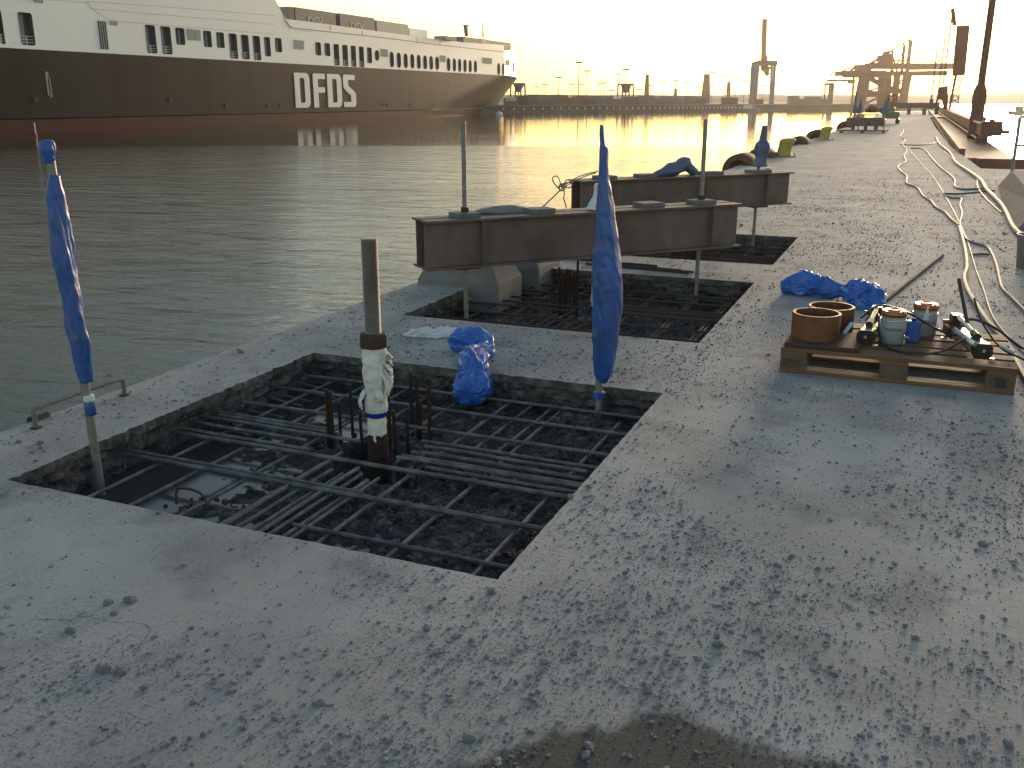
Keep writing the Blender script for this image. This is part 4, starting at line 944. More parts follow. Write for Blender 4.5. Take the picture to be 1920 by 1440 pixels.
o = empty('pallet', (-2.4, 47.0, 0), 'low dark timber frame in front of the far beam', 'pallet')
for k in range(3): MB().box((0, k*.35, .10), (2.2, .12, .05)).build('board', M['wood'], o)
for k in range(3): MB().box((-.9+k*.9, .35, .04), (.12, .85, .07)).build('bearer', M['wood'], o)
ex = empty('site_machine', (D(1670, 225, -2, 66).x, 66., 0), 'small green machine with orange frame far down the quay', 'machine')
MB().box((0, 0, .52), (1.0, 1.5, .42)).box((-.1, .1, .85), (.6, .8, .28)).build('body', M['green'], ex, bevel=.08)
mb = MB()
for s_ in (-1, 1): mb.box((s_*.42, 0, .16), (.24, 1.7, .3))
mb.build('tracks', M['black'], ex, bevel=.08)
MB().bar((-.1, 0, .9), (-.28, -.2, 1.6), .12, .12).bar((-.28, -.2, 1.6), (.2, -.4, 1.75), .1, .1).bar((.2, -.4, 1.75), (.3, -.4, 1.0), .1, .1).bar((0, .1, .9), (.1, .1, 1.5), .2, .1).build('boom', M['orange'], ex)
# low wall / kerb closing the pier, with light showing under it
o = empty('pier_barrier', (-1.0, 105, 0), 'low dark beam closing the far end of the quay', 'barrier')
MB().box((0.3, 0, .85), (4.4, .5, .5)).build('beam', M['wall_far'], o)
for x in (-1.6, -.2, 1.2, 2.3): MB().box((x, 0, .3), (.35, .5, .6)).build('support', M['wall_far'], o)

# ---------------------------------------------------------------- pontoon alongside on the right
pn = empty('pontoon', (2.1, 41, WZ), 'long rust red steel pontoon with side pipes moored right of the quay', 'pontoon')
def pw(x, y, z): return V(x-2.1, y-41, z-WZ)
NX = 2.35; L_end = 150
def px_at(y): return NX-(y-41)*.004
MB().bar(pw(NX, 41, .33), pw(px_at(L_end), L_end, .33), .35, .46).build('top_beam', M['redsteel'], pn)
MB().bar(pw(1.8, 30.5, -1.42), pw(1.45, L_end, -1.42), 1.5, 2.6).build('hull_side', M['redsteel'], pn)
MB().bar(pw(1.18, 30.6, .0), pw(.85, L_end, .0), .16, .26).build('toe_board', M['redsteel'], pn)
for k in range(40):
    y = 41.3+k*1.25+ (k*k*.02); MB().box(pw(px_at(y), y, -.15), (.12, .26 if k % 4 else .55, .62)).build('stanchion', M['redsteel'], pn)
MB().cyl(pw(NX-.26, 41, .58), pw(px_at(L_end)-.26, L_end, .58), .055, 10).build('upper_pipe', M['hose'], pn, smooth=True)
MB().cyl(pw(NX-.28, 41, .02), pw(px_at(L_end)-.28, L_end, .02), .045, 10).build('lower_pipe', M['hose'], pn, smooth=True)
MB().box(pw(2.45, 40.6, .42), (.72, .6, .52)).box(pw(2.45, 40.6, .72), (.2, .3, .09)).build('end_block', M['redsteel'], pn)
MB().add([pw(2.0, 40.7, .1), pw(2.35, 40.7, .1), pw(2.30, 40.7, -.3), pw(2.1, 40.7, -.8), pw(1.9, 40.7, -.75), pw(2.0, 41.2, .1), pw(2.35, 41.2, .1), pw(2.30, 41.2, -.3), pw(2.1, 41.2, -.8), pw(1.9, 41.2, -.75)],
         [(0, 1, 2, 3, 4), (9, 8, 7, 6, 5), (0, 5, 6, 1), (1, 6, 7, 2), (2, 7, 8, 3), (3, 8, 9, 4), (4, 9, 5, 0)]).build('end_bracket', M['redsteel'], pn)
MB().lathe([(.5, -2.2), (.52, -2.1), (.52, -.45), (.4, -.28), (0.05, -.26)], tuple(pw(2.0, 30.2, 0)), 28).build('corner_drum', M['redsteel'], pn, smooth=True)
MB().box(pw(2.75, 95, 0.25), (.9, 106, .12)).build('deck_plate', M['redsteel'], pn)
# beam across the gap
o = MB().box((0, 0, 0), (6.5, .22, .24)).build('edge_beam', M['redsteel'], None, bevel=.01, loc=(4.6, 25.9, .0)); tag(o, 'red brown horizontal steel beam just beyond the guard rail', 'steel beam')
MB().box((-2.0, -.6, -.9), (.2, .2, 1.8)).build('bracket', M['redsteel'], o)
# spud pile
sp_ = empty('spud_pile', (D(1832, 215, 2.2, 46).x, 46, WZ), 'tall rust red tube pile rising out of the picture above the pontoon', 'pile')
MB().cyl((0, 0, -3), (0, 0, 4.5), .27, 20).build('lower_tube', M['redsteel'], sp_, smooth=True)
MB().cyl((0, 0, 4.5), (0, 0, 4.8), .27, 20, .15).build('taper', M['redsteel'], sp_, smooth=True)
MB().cyl((0, 0, 4.8), (0, 0, 16), .15, 20, .12).build('upper_tube', M['redsteel'], sp_, smooth=True)
# piling rig
def W(px, py, d): return FD(px, py, d)
rg0 = W(1790, 203, 85); rg = empty('piling_rig', rg0, 'rust red piling rig with tall lattice mast and boxed head behind the pontoon', 'piling rig')
def rgb(name, a, b_, w_, h_, m='redsteel'): MB().bar(W(*a, 85)-rg0, W(*b_, 85)-rg0, w_, h_).build(name, M[m], rg)
def seg_(mb, a, b_, w_, d=85, o0=rg0, dd=0): mb.bar(W(a[0], a[1], d+dd)-o0, W(b_[0], b_[1], d+dd)-o0, w_, w_)
rgb('mast_head', (1797, 142), (1806, 48), 1.0, 1.0, 'crane_red')
mb = MB(); seg_(mb, (1780, 205), (1792, 142), .22); seg_(mb, (1795, 205), (1802, 142), .10); seg_(mb, (1780, 205), (1792, 142), .12, dd=.9)
for k in range(6):
    ya = 205-k*10.5; yb = ya-10.5; xa_ = 1780+k*2; xb_ = 1795+(k+1)*1.2
    seg_(mb, (xa_, ya), (xb_, yb), .06); seg_(mb, (xa_+2, yb), (xb_-1.2, ya), .06)
mb.build('lattice', M['crane_red'], rg)
MB().add([W(x, y, 85+dd)-rg0 for dd in (0, 2.2) for x, y in [(1752, 205), (1757, 180), (1762, 163), (1778, 160), (1777, 205), (1768, 205), (1767, 188), (1760, 186)]],
         [(0, 1, 2, 3, 4, 5, 6, 7), (15, 14, 13, 12, 11, 10, 9, 8)]+[(i, (i+1) % 8, 8+(i+1) % 8, 8+i) for i in range(8)]).build('machine_house', M['redsteel'], rg)
MB().box(V(-1, 1, -1.6), (7, 5, 1.8)).build('carrier', M['redsteel'], rg)
for a, b_, lab in [((1746, 190), (1757, 95), ''), ((1757, 190), (1772, 70), ''), ((1768, 160), (1787, 15), '')]:
    rgb('leader_rod', a, b_, .13, .13, 'crane_red')
rgb('rod_foot', (1744, 205), (1747, 186), .28, .28)
rgb('head_frame', (1786, 16), (1790, 48), .25, .25, 'crane_red')

# ================================================================ far quay
FQ = [W(900, 213, 283), W(1190, 210, 312), W(1500, 207, 352), W(1760, 205.6, 385)]
FQ = [V(p.x, p.y, 0) for p in FQ]
def fq(t):
    k = min(int(t), 2); f = t-k; return FQ[k].lerp(FQ[k+1], f)
def fqpx(px):
    d = ray(px, 190); az = d.x/d.y
    for k in range(3):
        a, b_ = FQ[k], FQ[k+1]
        # solve (a.x + f*(b.x-a.x)) = az*(a.y+f*(b.y-a.y))
        den = (b_.x-a.x)-az*(b_.y-a.y); f = (az*a.y-a.x)/den
        if f <= 1 or k == 2: return a.lerp(b_, f)
fw = empty('far_quay_wall', FQ[0], 'long dark far quay wall with a row of pale fenders along the waterline', 'quay wall')
back = V(-SA*220, CA*220, 0)
fp = [p-FQ[0] for p in FQ]
P = []
for p in fp: P += [p+V(0, 0, WZ-1), p+V(0, 0, -.35)]
P += [p+back+V(0, 0, -.35) for p in fp]
F_ = [(2*i, 2*i+2, 2*i+3, 2*i+1) for i in range(3)]+[(2*i+1, 2*i+3, 8+i+1, 8+i) for i in range(3)]
MB().add(P, F_).build('wall', M['wall_far'], fw)
mb = MB()
for i in range(3): mb.bar(fp[i]+V(0, -.3, -.45), fp[i+1]+V(0, -.3, -.45), .5, .35)
mb.build('coping', M['block'], fw)
k = 945.; st = 19.5
while k < 1420:
    p = fqpx(k)-FQ[0]; MB().box(p+V(.1, -.5, -1.35), (.45, .4, .75), Matrix.Rotation(YAW, 3, 'Z')).build('fender', M['white_far'], fw); k += st; st = max(7, st*.965)
def far_box(px0, px1, pytop, pybot, dback, m, name, label, cat, grp=None, dep=12.):
    d0 = (-fqpx(px0).x*SA+fqpx(px0).y*CA)+dback; a = W(px0, pybot, d0); b_ = W(px1, pybot, d0); top = W(px0, pytop, d0).z
    o = empty(name, (a.x, a.y, -.35), label, cat, grp, rz=YAW)
    wdt = (b_-a).length; h = top+.35
    MB().box((wdt/2, dep/2, h/2), (wdt, dep, h)).build('shell' if name != 'container' else 'box', M[m], o)
    return o
px = 968.; k = 0
while px < 1560:
    wd = rnd.choice([18, 24, 30, 13]); m = rnd.choice(['box1', 'box2', 'box1', 'box3', 'box2']); top = 184+rnd.uniform(-1.5, 2.5)
    cl = {'box1': 'brown', 'box2': 'dark grey', 'box3': 'dull red'}[m]
    if px < 1270 or rnd.random() < .6:
        far_box(px, px+wd-.8, top, 199, 8, m, 'container', '%s container, %s from the ferry bow in the far quay row' % (cl, ORD[k]), 'container', 'containers along the far quay', 3.)
        if rnd.random() < .3: far_box(px, px+wd-.8, top-4, 185, 14, m, 'container', '%s container raised behind the %s container from the ferry bow' % (cl, ORD[k]), 'container', 'containers along the far quay', 3.)
    px += wd; k += 1
o = far_box(944, 972, 184, 199, 4, 'box2', 'lorry', 'pale and dark lorry parked beside the ferry bow on the far quay', 'lorry', None, 3.)
MB().box((2.2, -.05, 1.6), (3.2, .2, 1.0)).build('side_panel', M['white_far'], o)
for px0, px1, t, lab in [(990, 1065, 177.5, 'long low dark warehouse behind the containers left of the tall light mast'), (1080, 1150, 179, 'long low warehouse right of the tall light mast'), (1240, 1330, 180, 'pale low warehouse in the middle of the far quay')]:
    o = far_box(px0, px1, t, 190, 60, 'box2', 'warehouse', lab, 'warehouse', None, 25.)
def mast(px, top, dist, label, grp='light masts on the far shore', head=True, r=.22):
    a = W(px, 190, dist); t = W(px, top, dist); o = empty('light_mast', (a.x, a.y, -.4), label, 'light mast', grp)
    h = t.z+.4; MB().cyl((0, 0, 0), (0, 0, h), r, 8, r*.6).build('pole', M['mast'], o, smooth=True)
    if head: MB().box((0, 0, h), (2.2*dist/300, .5, .5), Matrix.Rotation(YAW, 3, 'Z')).build('lamp_head', M['mast'], o)
for px_, top, dist, lab in [(1084, 117, 300, 'tallest light mast on the far quay'), (1100, 133, 340, 'pale light mast just right of the tallest one'), (1047, 145, 360, 'light mast midway between the ferry and the tallest one'), (1172, 130, 330, 'light mast behind the blue straddle crane'), (1158, 139, 390, 'thin light mast left of the one behind the straddle crane')]:
    mast(px_, top, dist, lab)
SKM = [1006, 1021, 1073, 1091, 1125, 1132, 1145, 1198, 1219, 1241, 1265, 1287, 1334, 1358, 1378, 1394, 1310]
for px_, top in [(1006, 163), (1021, 158), (1073, 158), (1091, 158), (1125, 157), (1132, 154), (1145, 170), (1198, 168), (1219, 160), (1241, 152), (1265, 151), (1287, 155), (1334, 136), (1358, 143), (1378, 148), (1394, 152), (1310, 163)]:
    mast(px_, top, 430, 'thin distant light mast, %s from the left on the skyline' % ORD[sorted(SKM).index(px_)], 'thin distant light masts', r=.18)
def chimney(px_, top, dist, r, label):
    a = W(px_, 185, dist); t = W(px_, top, dist); o = empty('chimney', (a.x, a.y, -.4), label, 'chimney', 'tall chimneys on the far shore')
    h = t.z+.4; MB().lathe([(r*1.25, 0), (r, h*.5), (r*.75, h)], seg=16).build('stack', M['box1'], o, smooth=True)
    MB().lathe([(r*.8, h), (r*.8, h+.6), (r*.6, h+.6)], seg=16).build('rim', M['mast'], o)
chimney(1212, 142, 480, 1.2, 'slender dark chimney on the middle of the skyline')
chimney(1323, 141, 480, 2.0, 'thick pale chimney left of the raised crane')
chimney(1366, 155, 480, .9, 'left tube of a twin chimney near the raised crane'); chimney(1363, 156, 480, .6, 'right hand thin tube beside the twin chimney'); chimney(1266, 168, 480, 1., 'short chimney in the middle of the skyline')
# straddle cranes
def straddle(x0, x1, top, label):
    dist = 345; o0 = W((x0+x1)/2, 190, dist); o = empty('straddle_crane', (o0.x, o0.y, -.4), label, 'crane', 'blue straddle cranes on the far quay')
    o0 = V(o0.x, o0.y, -.4)
    for x in (x0, x1, x0+9, x1-8): MB().bar(W(x, 182, dist)-o0, W(x+(1 if x < (x0+x1)/2 else -1), top, dist)-o0, .55, .55).build('leg', M['crane_blue'], o)
    MB().bar(W(x0, top, dist)-o0, W(x1, top, dist)-o0, 1.6, .6).build('top_beam', M['crane_blue'], o)
    c = W((x0+x1)/2, top+7, dist)-o0; MB().add([c+V(-1.8, 0, 1), c+V(1.8, 0, 1), c+V(1.8, 1.5, 1), c+V(-1.8, 1.5, 1), c+V(-.8, .4, -1.6), c+V(.8, .4, -1.6), c+V(.8, 1.1, -1.6), c+V(-.8, 1.1, -1.6)], [(3, 2, 1, 0), (4, 5, 6, 7), (0, 1, 5, 4), (1, 2, 6, 5), (2, 3, 7, 6), (3, 0, 4, 7)]).build('trolley', M['crane_blue'], o)
    MB().bar(c+V(0, .7, -1.5), c+V(0, .7, -2.6), .4, .4).build('spreader', M['crane_blue'], o)
straddle(1158, 1188, 158, 'blue straddle crane in the middle of the far quay')
straddle(957, 985, 157, 'blue straddle crane half hidden behind the ferry bow')

# ship-to-shore cranes
def crane(name, label, dist, parts, grp='dockside cranes', base=1430):
    o0 = W(base, 205, dist); o = empty(name, (o0.x, o0.y, -.4), label, 'crane', grp); o0 = V(o0.x, o0.y, -.4)
    for nm, pts, wd, m, dd in parts:
        mb = MB()
        for k in range(len(pts)-1):
            kw = 1.3 if base == 1650 else 1.0
            mb.bar(W(*pts[k], dist+dd)-o0, W(*pts[k+1], dist+dd)-o0, wd*kw, wd*kw)
        mb.build(nm, M[m], o)
    return o
c1_ = crane('harbour_crane', 'blue dockside crane with its red boom raised straight up', 358, [
    ('leg', [(1412, 205), (1417, 122)], 2.6, 'crane_blue', 0), ('leg', [(1407, 205), (1411, 124)], 1.2, 'crane_blue', 8),
    ('leg', [(1448, 205), (1453, 120)], 1.0, 'crane_blue', 0), ('leg', [(1444, 205), (1447, 122)], .9, 'crane_blue', 8),
    ('portal_beam', [(1410, 121), (1425, 117), (1457, 118)], 1.6, 'crane_blue', 0), ('portal_beam', [(1412, 121), (1457, 120)], 1.2, 'crane_blue', 8),
    ('raised_boom', [(1431, 130), (1434, 38)], 1.7, 'crane_red', 3), ('boom_tip', [(1430, 37), (1439, 37)], .6, 'crane_red', 3),
    ('machinery', [(1430, 128), (1442, 131)], 2.2, 'crane_red', 3), ('machinery', [(1436, 134), (1440, 141)], 1.4, 'crane_red', 3),
    ('stay', [(1438, 105), (1434, 120)], .7, 'crane_red', 3), ('stay', [(1434, 85), (1438, 115)], .3, 'crane_red', 3),
    ('trolley', [(1430, 161), (1441, 161)], .5, 'mast', 3)])
crane('harbour_crane', 'large red dockside crane with its boom level, in the middle of the crane group', 300, [
    ('leg', [(1610, 205), (1622, 142)], 2.6, 'crane_red', 0), ('leg', [(1690, 205), (1702, 140)], 2.0, 'crane_red', 0), ('leg', [(1650, 205), (1653, 140)], 1.6, 'crane_red', 10), ('leg', [(1663, 205), (1666, 140)], 1.5, 'crane_red', 14), ('leg', [(1676, 205), (1682, 140)], 1.6, 'crane_red', 10),
    ('boom', [(1580, 138), (1660, 138)], 1.4, 'crane_red', 2), ('boom', [(1660, 138), (1775, 137)], 1.1, 'crane_red', 2), ('girder', [(1630, 124), (1785, 124)], 1.4, 'crane_red', 6), ('girder', [(1700, 130), (1785, 128)], .5, 'crane_red', 6),
    ('apex_leg', [(1700, 140), (1708, 75)], .9, 'crane_red', 2), ('apex_leg', [(1690, 140), (1696, 83)], .7, 'crane_red', 6), ('apex_leg', [(1671, 140), (1673, 94)], .6, 'crane_red', 6),
    ('stay', [(1625, 122), (1672, 95), (1707, 73)], .35, 'crane_red', 2),
    ('machine_house', [(1648, 115), (1668, 112)], 2.6, 'crane_red', 5), ('machine_house', [(1604, 130), (1632, 129)], 2.0, 'crane_red', 5), ('machine_house', [(1657, 103), (1667, 101)], 1.5, 'crane_red', 5), ('machine_house', [(1622, 122), (1650, 121)], .9, 'crane_red', 5), ('brace', [(1632, 121), (1650, 108), (1660, 99)], .4, 'crane_red', 4), ('brace', [(1593, 135), (1606, 122)], .5, 'crane_red', 4), ('brace', [(1672, 100), (1684, 140)], .35, 'crane_red', 4), ('brace', [(1697, 90), (1672, 138)], .25, 'crane_red', 4), ('brace', [(1708, 80), (1760, 122)], .18, 'crane_red', 4), ('walkway', [(1580, 145), (1700, 145)], .25, 'crane_red', 1), ('walkway', [(1700, 119), (1785, 119)], .2, 'crane_red', 1), ('ladder', [(1684, 176), (1672, 196)], .3, 'crane_red', 1), ('brace', [(1612, 200), (1656, 178)], .4, 'crane_red', 3), ('brace', [(1690, 200), (1660, 180)], .35, 'crane_red', 3), ('sill_beam', [(1606, 203), (1696, 203)], .9, 'crane_red', 3),
    ('brace', [(1625, 144), (1655, 160)], 1.0, 'crane_red', 3), ('brace', [(1628, 171), (1656, 161)], .4, 'crane_red', 3), ('brace', [(1622, 176), (1660, 176)], 1.4, 'crane_red', 3), ('brace', [(1668, 166), (1697, 146)], .35, 'crane_red', 3),
    ('brace', [(1671, 168), (1690, 155)], .35, 'crane_red', 6), ('platform', [(1672, 170), (1700, 171)], 1.3, 'crane_red', 5), ('platform', [(1675, 114), (1705, 114)], .4, 'crane_red', 5), ('brace', [(1628, 142), (1628, 172)], .5, 'crane_red', 3)], base=1650)
crane('harbour_crane', 'paler dockside crane at the left of the crane group, farthest away', 372, [
    ('leg', [(1555, 205), (1560, 156)], 2.0, 'crane_red', 0), ('leg', [(1546, 205), (1547, 158)], .7, 'crane_red', 0), ('leg', [(1597, 205), (1601, 140)], .9, 'crane_red', 4),
    ('portal_beam', [(1546, 158), (1562, 157)], .9, 'crane_red', 0), ('boom', [(1550, 151), (1604, 151)], .8, 'crane_red', 2), ('boom', [(1566, 139), (1600, 138)], 1.6, 'crane_red', 2), ('stay', [(1556, 143), (1563, 135), (1580, 134), (1600, 121)], .5, 'crane_red', 2), ('trolley', [(1590, 153), (1602, 153)], 1.6, 'crane_red', 3),
    ('brace', [(1603, 175), (1615, 160)], .4, 'crane_red', 3)], base=1570)

# hills
def hill(pts, dist, dep, name='hills'):
    mb = MB(); nn = 90; rows = [(0, 0), (.25, .55), (.5, .85), (1, 1), (1.7, .8), (2.4, 0)]
    P = []
    for (fy, fz) in rows:
        for i in range(nn):
            t = i/(nn-1)*(len(pts)-1); k = min(int(t), len(pts)-2); f = t-k; f = f*f*(3-2*f)
            px_ = pts[k][0]*(1-f)+pts[k+1][0]*f; py_ = pts[k][1]*(1-f)+pts[k+1][1]*f
            top = W(px_, py_, dist+dep).z; q = W(px_, 185, dist+dep*fy)
            P.append((q.x, q.y, WZ+(top-WZ)*fz*(1+.05*nz(i*.9, fy*3, dist))+(.6*nz(i*2.1, fy*9)*fz)))
    mb.add(P, [(j*nn+i, j*nn+i+1, (j+1)*nn+i+1, (j+1)*nn+i) for j in range(len(rows)-1) for i in range(nn-1)])
    o = mb.build(name, M['hill'], smooth=True, sharp=180); tag(o, kind='structure'); return o
hill([(900, 180), (1000, 176.5), (1100, 178), (1200, 177), (1300, 179), (1380, 177), (1430, 175), (1480, 178), (1560, 177), (1650, 178), (1740, 180)], 700, 150)
hill([(1660, 184), (1700, 178), (1780, 177), (1850, 176), (1900, 172), (1960, 170), (2100, 168), (2300, 172)], 900, 200)
hill([(-400, 180), (200, 178), (900, 179), (1100, 181)], 1100, 200)

# boats
def boat(px_, dist, ln, label, m='white_far'):
    p = W(px_, 200, dist); o = empty('tug_boat', (p.x, p.y, WZ), label, 'boat', 'small boats in the harbour', rz=YAW)
    mb = MB(); P = []
    for (x, w_, z) in [(-.5, .8, 1.0), (-.2, 1., .9), (.2, 1., 1.0), (.5, .1, 1.35)]:
        P += [(x*ln, -w_*ln*.14, z), (x*ln, w_*ln*.14, z), (x*ln*.92, w_*ln*.1, -.3), (x*ln*.92, -w_*ln*.1, -.3)]
    mb.add(P, [(4*i+j, 4*i+(j+1) % 4, 4*i+4+(j+1) % 4, 4*i+4+j) for i in range(3) for j in range(4)]+[(3, 2, 1, 0), (12, 13, 14, 15)]); mb.build('hull', M['box2'], o)
    MB().box((0, 0, 1.6), (ln*.35, ln*.18, 1.3)).build('wheelhouse', M[m], o, bevel=.05)
    MB().cyl((0, 0, 2.2), (0, 0, 4.), .08, 6).build('mast', M['mast'], o)
boat(1403, 330, 8, 'small dark boat moored left of the raised crane'); boat(1912, 280, 6, 'small dark boat at the right edge of the water', 'box2')
o = MB().lathe([(.9, 0), (1.0, .3), (.7, .8), (.1, 1.0)], seg=16).build('mooring_buoy', M['white_far'], None, smooth=True, loc=(W(936, 213, 262).x, W(936, 213, 262).y, WZ)); tag(o, 'small white buoy just off the bow of the ferry', 'buoy')
p = G(68, 256, WZ); o = empty('marker_pole', (p.x, p.y, WZ), 'thin pale pole standing in the water before the ferry at the far left', 'pole')
MB().cyl((0, 0, -1), (-.05, 0, 1.55), .07, 8).build('pole', M['white_far'], o); MB().cyl((0, 0, 0), (0, 0, .3), .11, 10).build('float', M['orange'], o)

# ================================================================ the ferry
SX = -107.; CX = -122.
fer = empty('ferry', (CX, 160, WZ), 'large cargo ferry, black and brown hull under white superstructure, lying across the water', 'ferry')
def FP(v): return Vector(v)-V(CX, 160, WZ)
ZB, ZD, ZT = -1.1, 7.6, 14.6      # boot top, colour change, bulwark top (at side)
YS, YB = 60., 250.
BOOT = lambda y: -1.1
def half(y, z):
    """half breadth of the hull at station y, height z"""
    k = max(0, min(1, (z-WZ)/(7.6-WZ)))
    s0 = 205+47*k**1.2; s1 = 278+20*k**1.1
    if y <= s0: return 15.
    t = min(1, (y-s0)/(s1-s0)); return 15*max(0, 1-t**(1.25+.1*k))
ysn = [YS]+[YS+i*10 for i in range(1, 15)]+[204+i*3 for i in range(0, 33)]+[300.0]
def strip(z_list, m, name, sides=(1, -1)):
    mb = MB()
    for s_ in sides:
        P = []; nn = len(ysn)
        for z in z_list:
            k = max(0, min(1, (z-WZ)/(7.6-WZ))); s1 = 278+20*k**1.1
            for y in ysn:
                yy = min(y, s1); P.append(FP((CX+s_*half(yy, z), yy, z)))
        mb.add(P, [(j*nn+i, j*nn+i+1, (j+1)*nn+i+1, (j+1)*nn+i) for j in range(len(z_list)-1) for i in range(nn-1)])
    return mb.build(name, M[m], fer, smooth=True, sharp=50)
strip([-4, WZ, -2.2, -1.7, -1.12], 'hullred', 'boot_topping')
strip([-1.10, -.98], 'letter', 'waterline_stripe', (1,))
strip([-1.12+.0]+[-1+ i*.9 for i in range(0, 10)]+[7.6], 'hull', 'hull')
# white side wall with openings (starboard side, facing the quay)
openings = []   # (name, y0,y1,z0,z1,round)
def op_px(xl, xr, yt, yb, kind='opening', rd=.3):
    a = XP((xl+xr)/2, yt, SX); b_ = XP((xl+xr)/2, yb, SX); l_ = XP(xl, (yt+yb)/2, SX); r_ = XP(xr, (yt+yb)/2, SX)
    openings.append((kind, l_.y, r_.y, b_.z, a.z, rd))
Z1 = 3.692
for xl, xr, yt, yb in [(-8, 22, 75, 303), (135, 232, 88, 312), (1012, 1080, 174, 368), (1118, 1186, 184, 375)]: op_px(xl/Z1, xr/Z1, yt/Z1, yb/Z1, 'gallery_opening')
for xl, xr, yt, yb in [(1218, 1278, 193, 310), (1410, 1464, 214, 326), (1500, 1552, 224, 331)]: op_px(xl/Z1, xr/Z1, yt/Z1, yb/Z1)
for xl, xr, yt, yb in [(1588, 1643, 233, 405), (1672, 1724, 242, 410), (1753, 1803, 249, 416)]: op_px(xl/Z1, xr/Z1, yt/Z1, yb/Z1, 'gallery_opening')
op_px(1832/Z1, 1872/Z1, 257/Z1, 390/Z1)
for xl, xr, yt, yb in [(-8, 30, 252, 414)]: pass
for xl, xr, yt, yb in [(134, 178, 264, 361), (412, 450, 293, 383), (475, 513, 299, 388), (770, 802, 329, 437)]: op_px(480+xl/Z1, 480+xr/Z1, yt/Z1, yb/Z1)
for xl, xr, yt, yb in [(-4, 32, 252, 414), (58, 102, 258, 392)]: openings.append(('skip',)) if 0 else None
for xl, xr, yt, yb in [(540, 576, 306, 452), (600, 636, 312, 457), (659, 692, 317, 461), (715, 747, 323, 465)]: op_px(480+xl/Z1, 480+xr/Z1, yt/Z1, yb/Z1, 'gallery_opening')
op_px(480+823/Z1, 480+852/Z1, 348/Z1, 420/Z1, 'opening', .9)
for c, w_, yt, yb in [(940, 28, 358, 466), (989, 28, 364, 470), (1036, 27, 370, 472), (1082, 26, 375, 474), (1127, 26, 379, 477), (1171, 26, 384, 480), (1213, 25, 388, 483), (1254, 25, 392, 485), (1333, 24, 400, 492), (1373, 22, 404, 495), (1410, 21, 408, 498), (1447, 21, 412, 500), (1483, 20, 416, 502), (1519, 20, 419, 503), (1680, 19, 436, 518), (1712, 16, 440, 521)]:
    op_px(480+(c-w_/2)/Z1, 480+(c+w_/2)/Z1, yt/Z1, yb/Z1, 'oval_window', 1.)
def rrect(y0, y1, z0, z1, rd):
    w_, h_ = y1-y0, z1-z0; r_ = min(w_, h_)/2*rd*.98; pts = []
    for cx_, cz_, a0 in [(y1-r_, z1-r_, 0), (y0+r_, z1-r_, 90), (y0+r_, z0+r_, 180), (y1-r_, z0+r_, 270)]:
        for k in range(5): a = R(a0+k*22.5); pts.append((cx_+r_*math.cos(a), cz_+r_*math.sin(a)))
    return pts
YW = 250.
ZS = ZT+.0
outer_w = [(YS, ZD), (YW, ZD-.35), (YW, ZS+1.0), (156, ZS-.3), (YS, ZS-.3)]
outer_w = [(YS, 7.6), (252, 7.6), (252, 15.4), (157, 13.4), (YS, 13.4)]
holes = [rrect(*o_[1:]) for o_ in openings]
mb = MB(); mb.flat([outer_w]+holes, lambda y, z: FP((SX, y, z)))
mb.build('side_plating', M['white'], fer)
for (kind, y0, y1, z0, z1, rd), h in zip(openings, holes):
    n_ = len(h); mb = MB(); dp = .9
    mb.add([FP((SX+.02, y, z)) for y, z in h]+[FP((SX-dp, y, z)) for y, z in h], [(i, (i+1) % n_, n_+(i+1) % n_, n_+i) for i in range(n_)]+[tuple(range(n_, 2*n_))])
    w_ = mb.build(kind, M['inner'], fer)
    mb = MB()
    if kind == 'gallery_opening':
        for zz in (.35, .7, 1.1): mb.bar(FP((SX-.25, y0, z0+zz)), FP((SX-.25, y1, z0+zz)), .06, .06)
        mb.bar(FP((SX-.25, (y0+y1)/2, z0)), FP((SX-.25, (y0+y1)/2, z0+1.1)), .08, .08)
        r_ = mb.build('railing', M['white'], w_)
        mb = MB(); mb.box(FP((SX-.7, y0+(y1-y0)*.4, z0+(z1-z0)*.5)), (.15, (y1-y0)*.35, (z1-z0)*.95)); mb.build('inner_frame', M['vent'], w_)
    else:
        mb.box(FP((SX-.7, y0+(y1-y0)*.75, z0+(z1-z0)*.5)), (.12, (y1-y0)*.3, (z1-z0)*.96)); mb.build('inner_frame', M['vent'], w_)
# barred opening
a = XP(665/Z1, 140/Z1, SX); b_ = XP(752/Z1, 345/Z1, SX); ww = (b_.y-a.y)*.8/4
for k in range(4):
    y = a.y+k*(b_.y-a.y)*.24+.2
    MB().box(FP((SX+.03, y+ww/2, (a.z+b_.z)/2)), (.08, ww*.75, (a.z-b_.z)*.98)).build('vent_slot', M['dim'], fer, bevel=.05)
# vents
def vent(xl, xr, yt, yb, ox=0):
    a = XP(ox+xl/Z1, (yt+yb)/2/Z1, SX); b_ = XP(ox+xr/Z1, (yt+yb)/2/Z1, SX); c = XP(ox+(xl+xr)/2/Z1, yt/Z1, SX); e = XP(ox+(xl+xr)/2/Z1, yb/Z1, SX)
    MB().box(FP((SX+.04, (a.y+b_.y)/2, (c.z+e.z)/2)), (.10, b_.y-a.y, c.z-e.z)).build('vent', M['vent'], fer)
for v_ in [(1298, 1338, 200, 276), (1346, 1386, 206, 280), (765, 812, 146, 173), (235, 295, -12, 18)]: vent(*v_)
for v_ in [(266, 294, 276, 338), (302, 330, 280, 342), (866, 886, 338, 390), (892, 912, 342, 394), (1278, 1294, 384, 428), (1297, 1312, 386, 430), (1571, 1584, 398, 440), (1588, 1600, 400, 441), (1604, 1616, 402, 443), (1620, 1632, 404, 444), (1730, 1742, 414, 452), (1745, 1755, 416, 453)]: vent(*v_, 480)
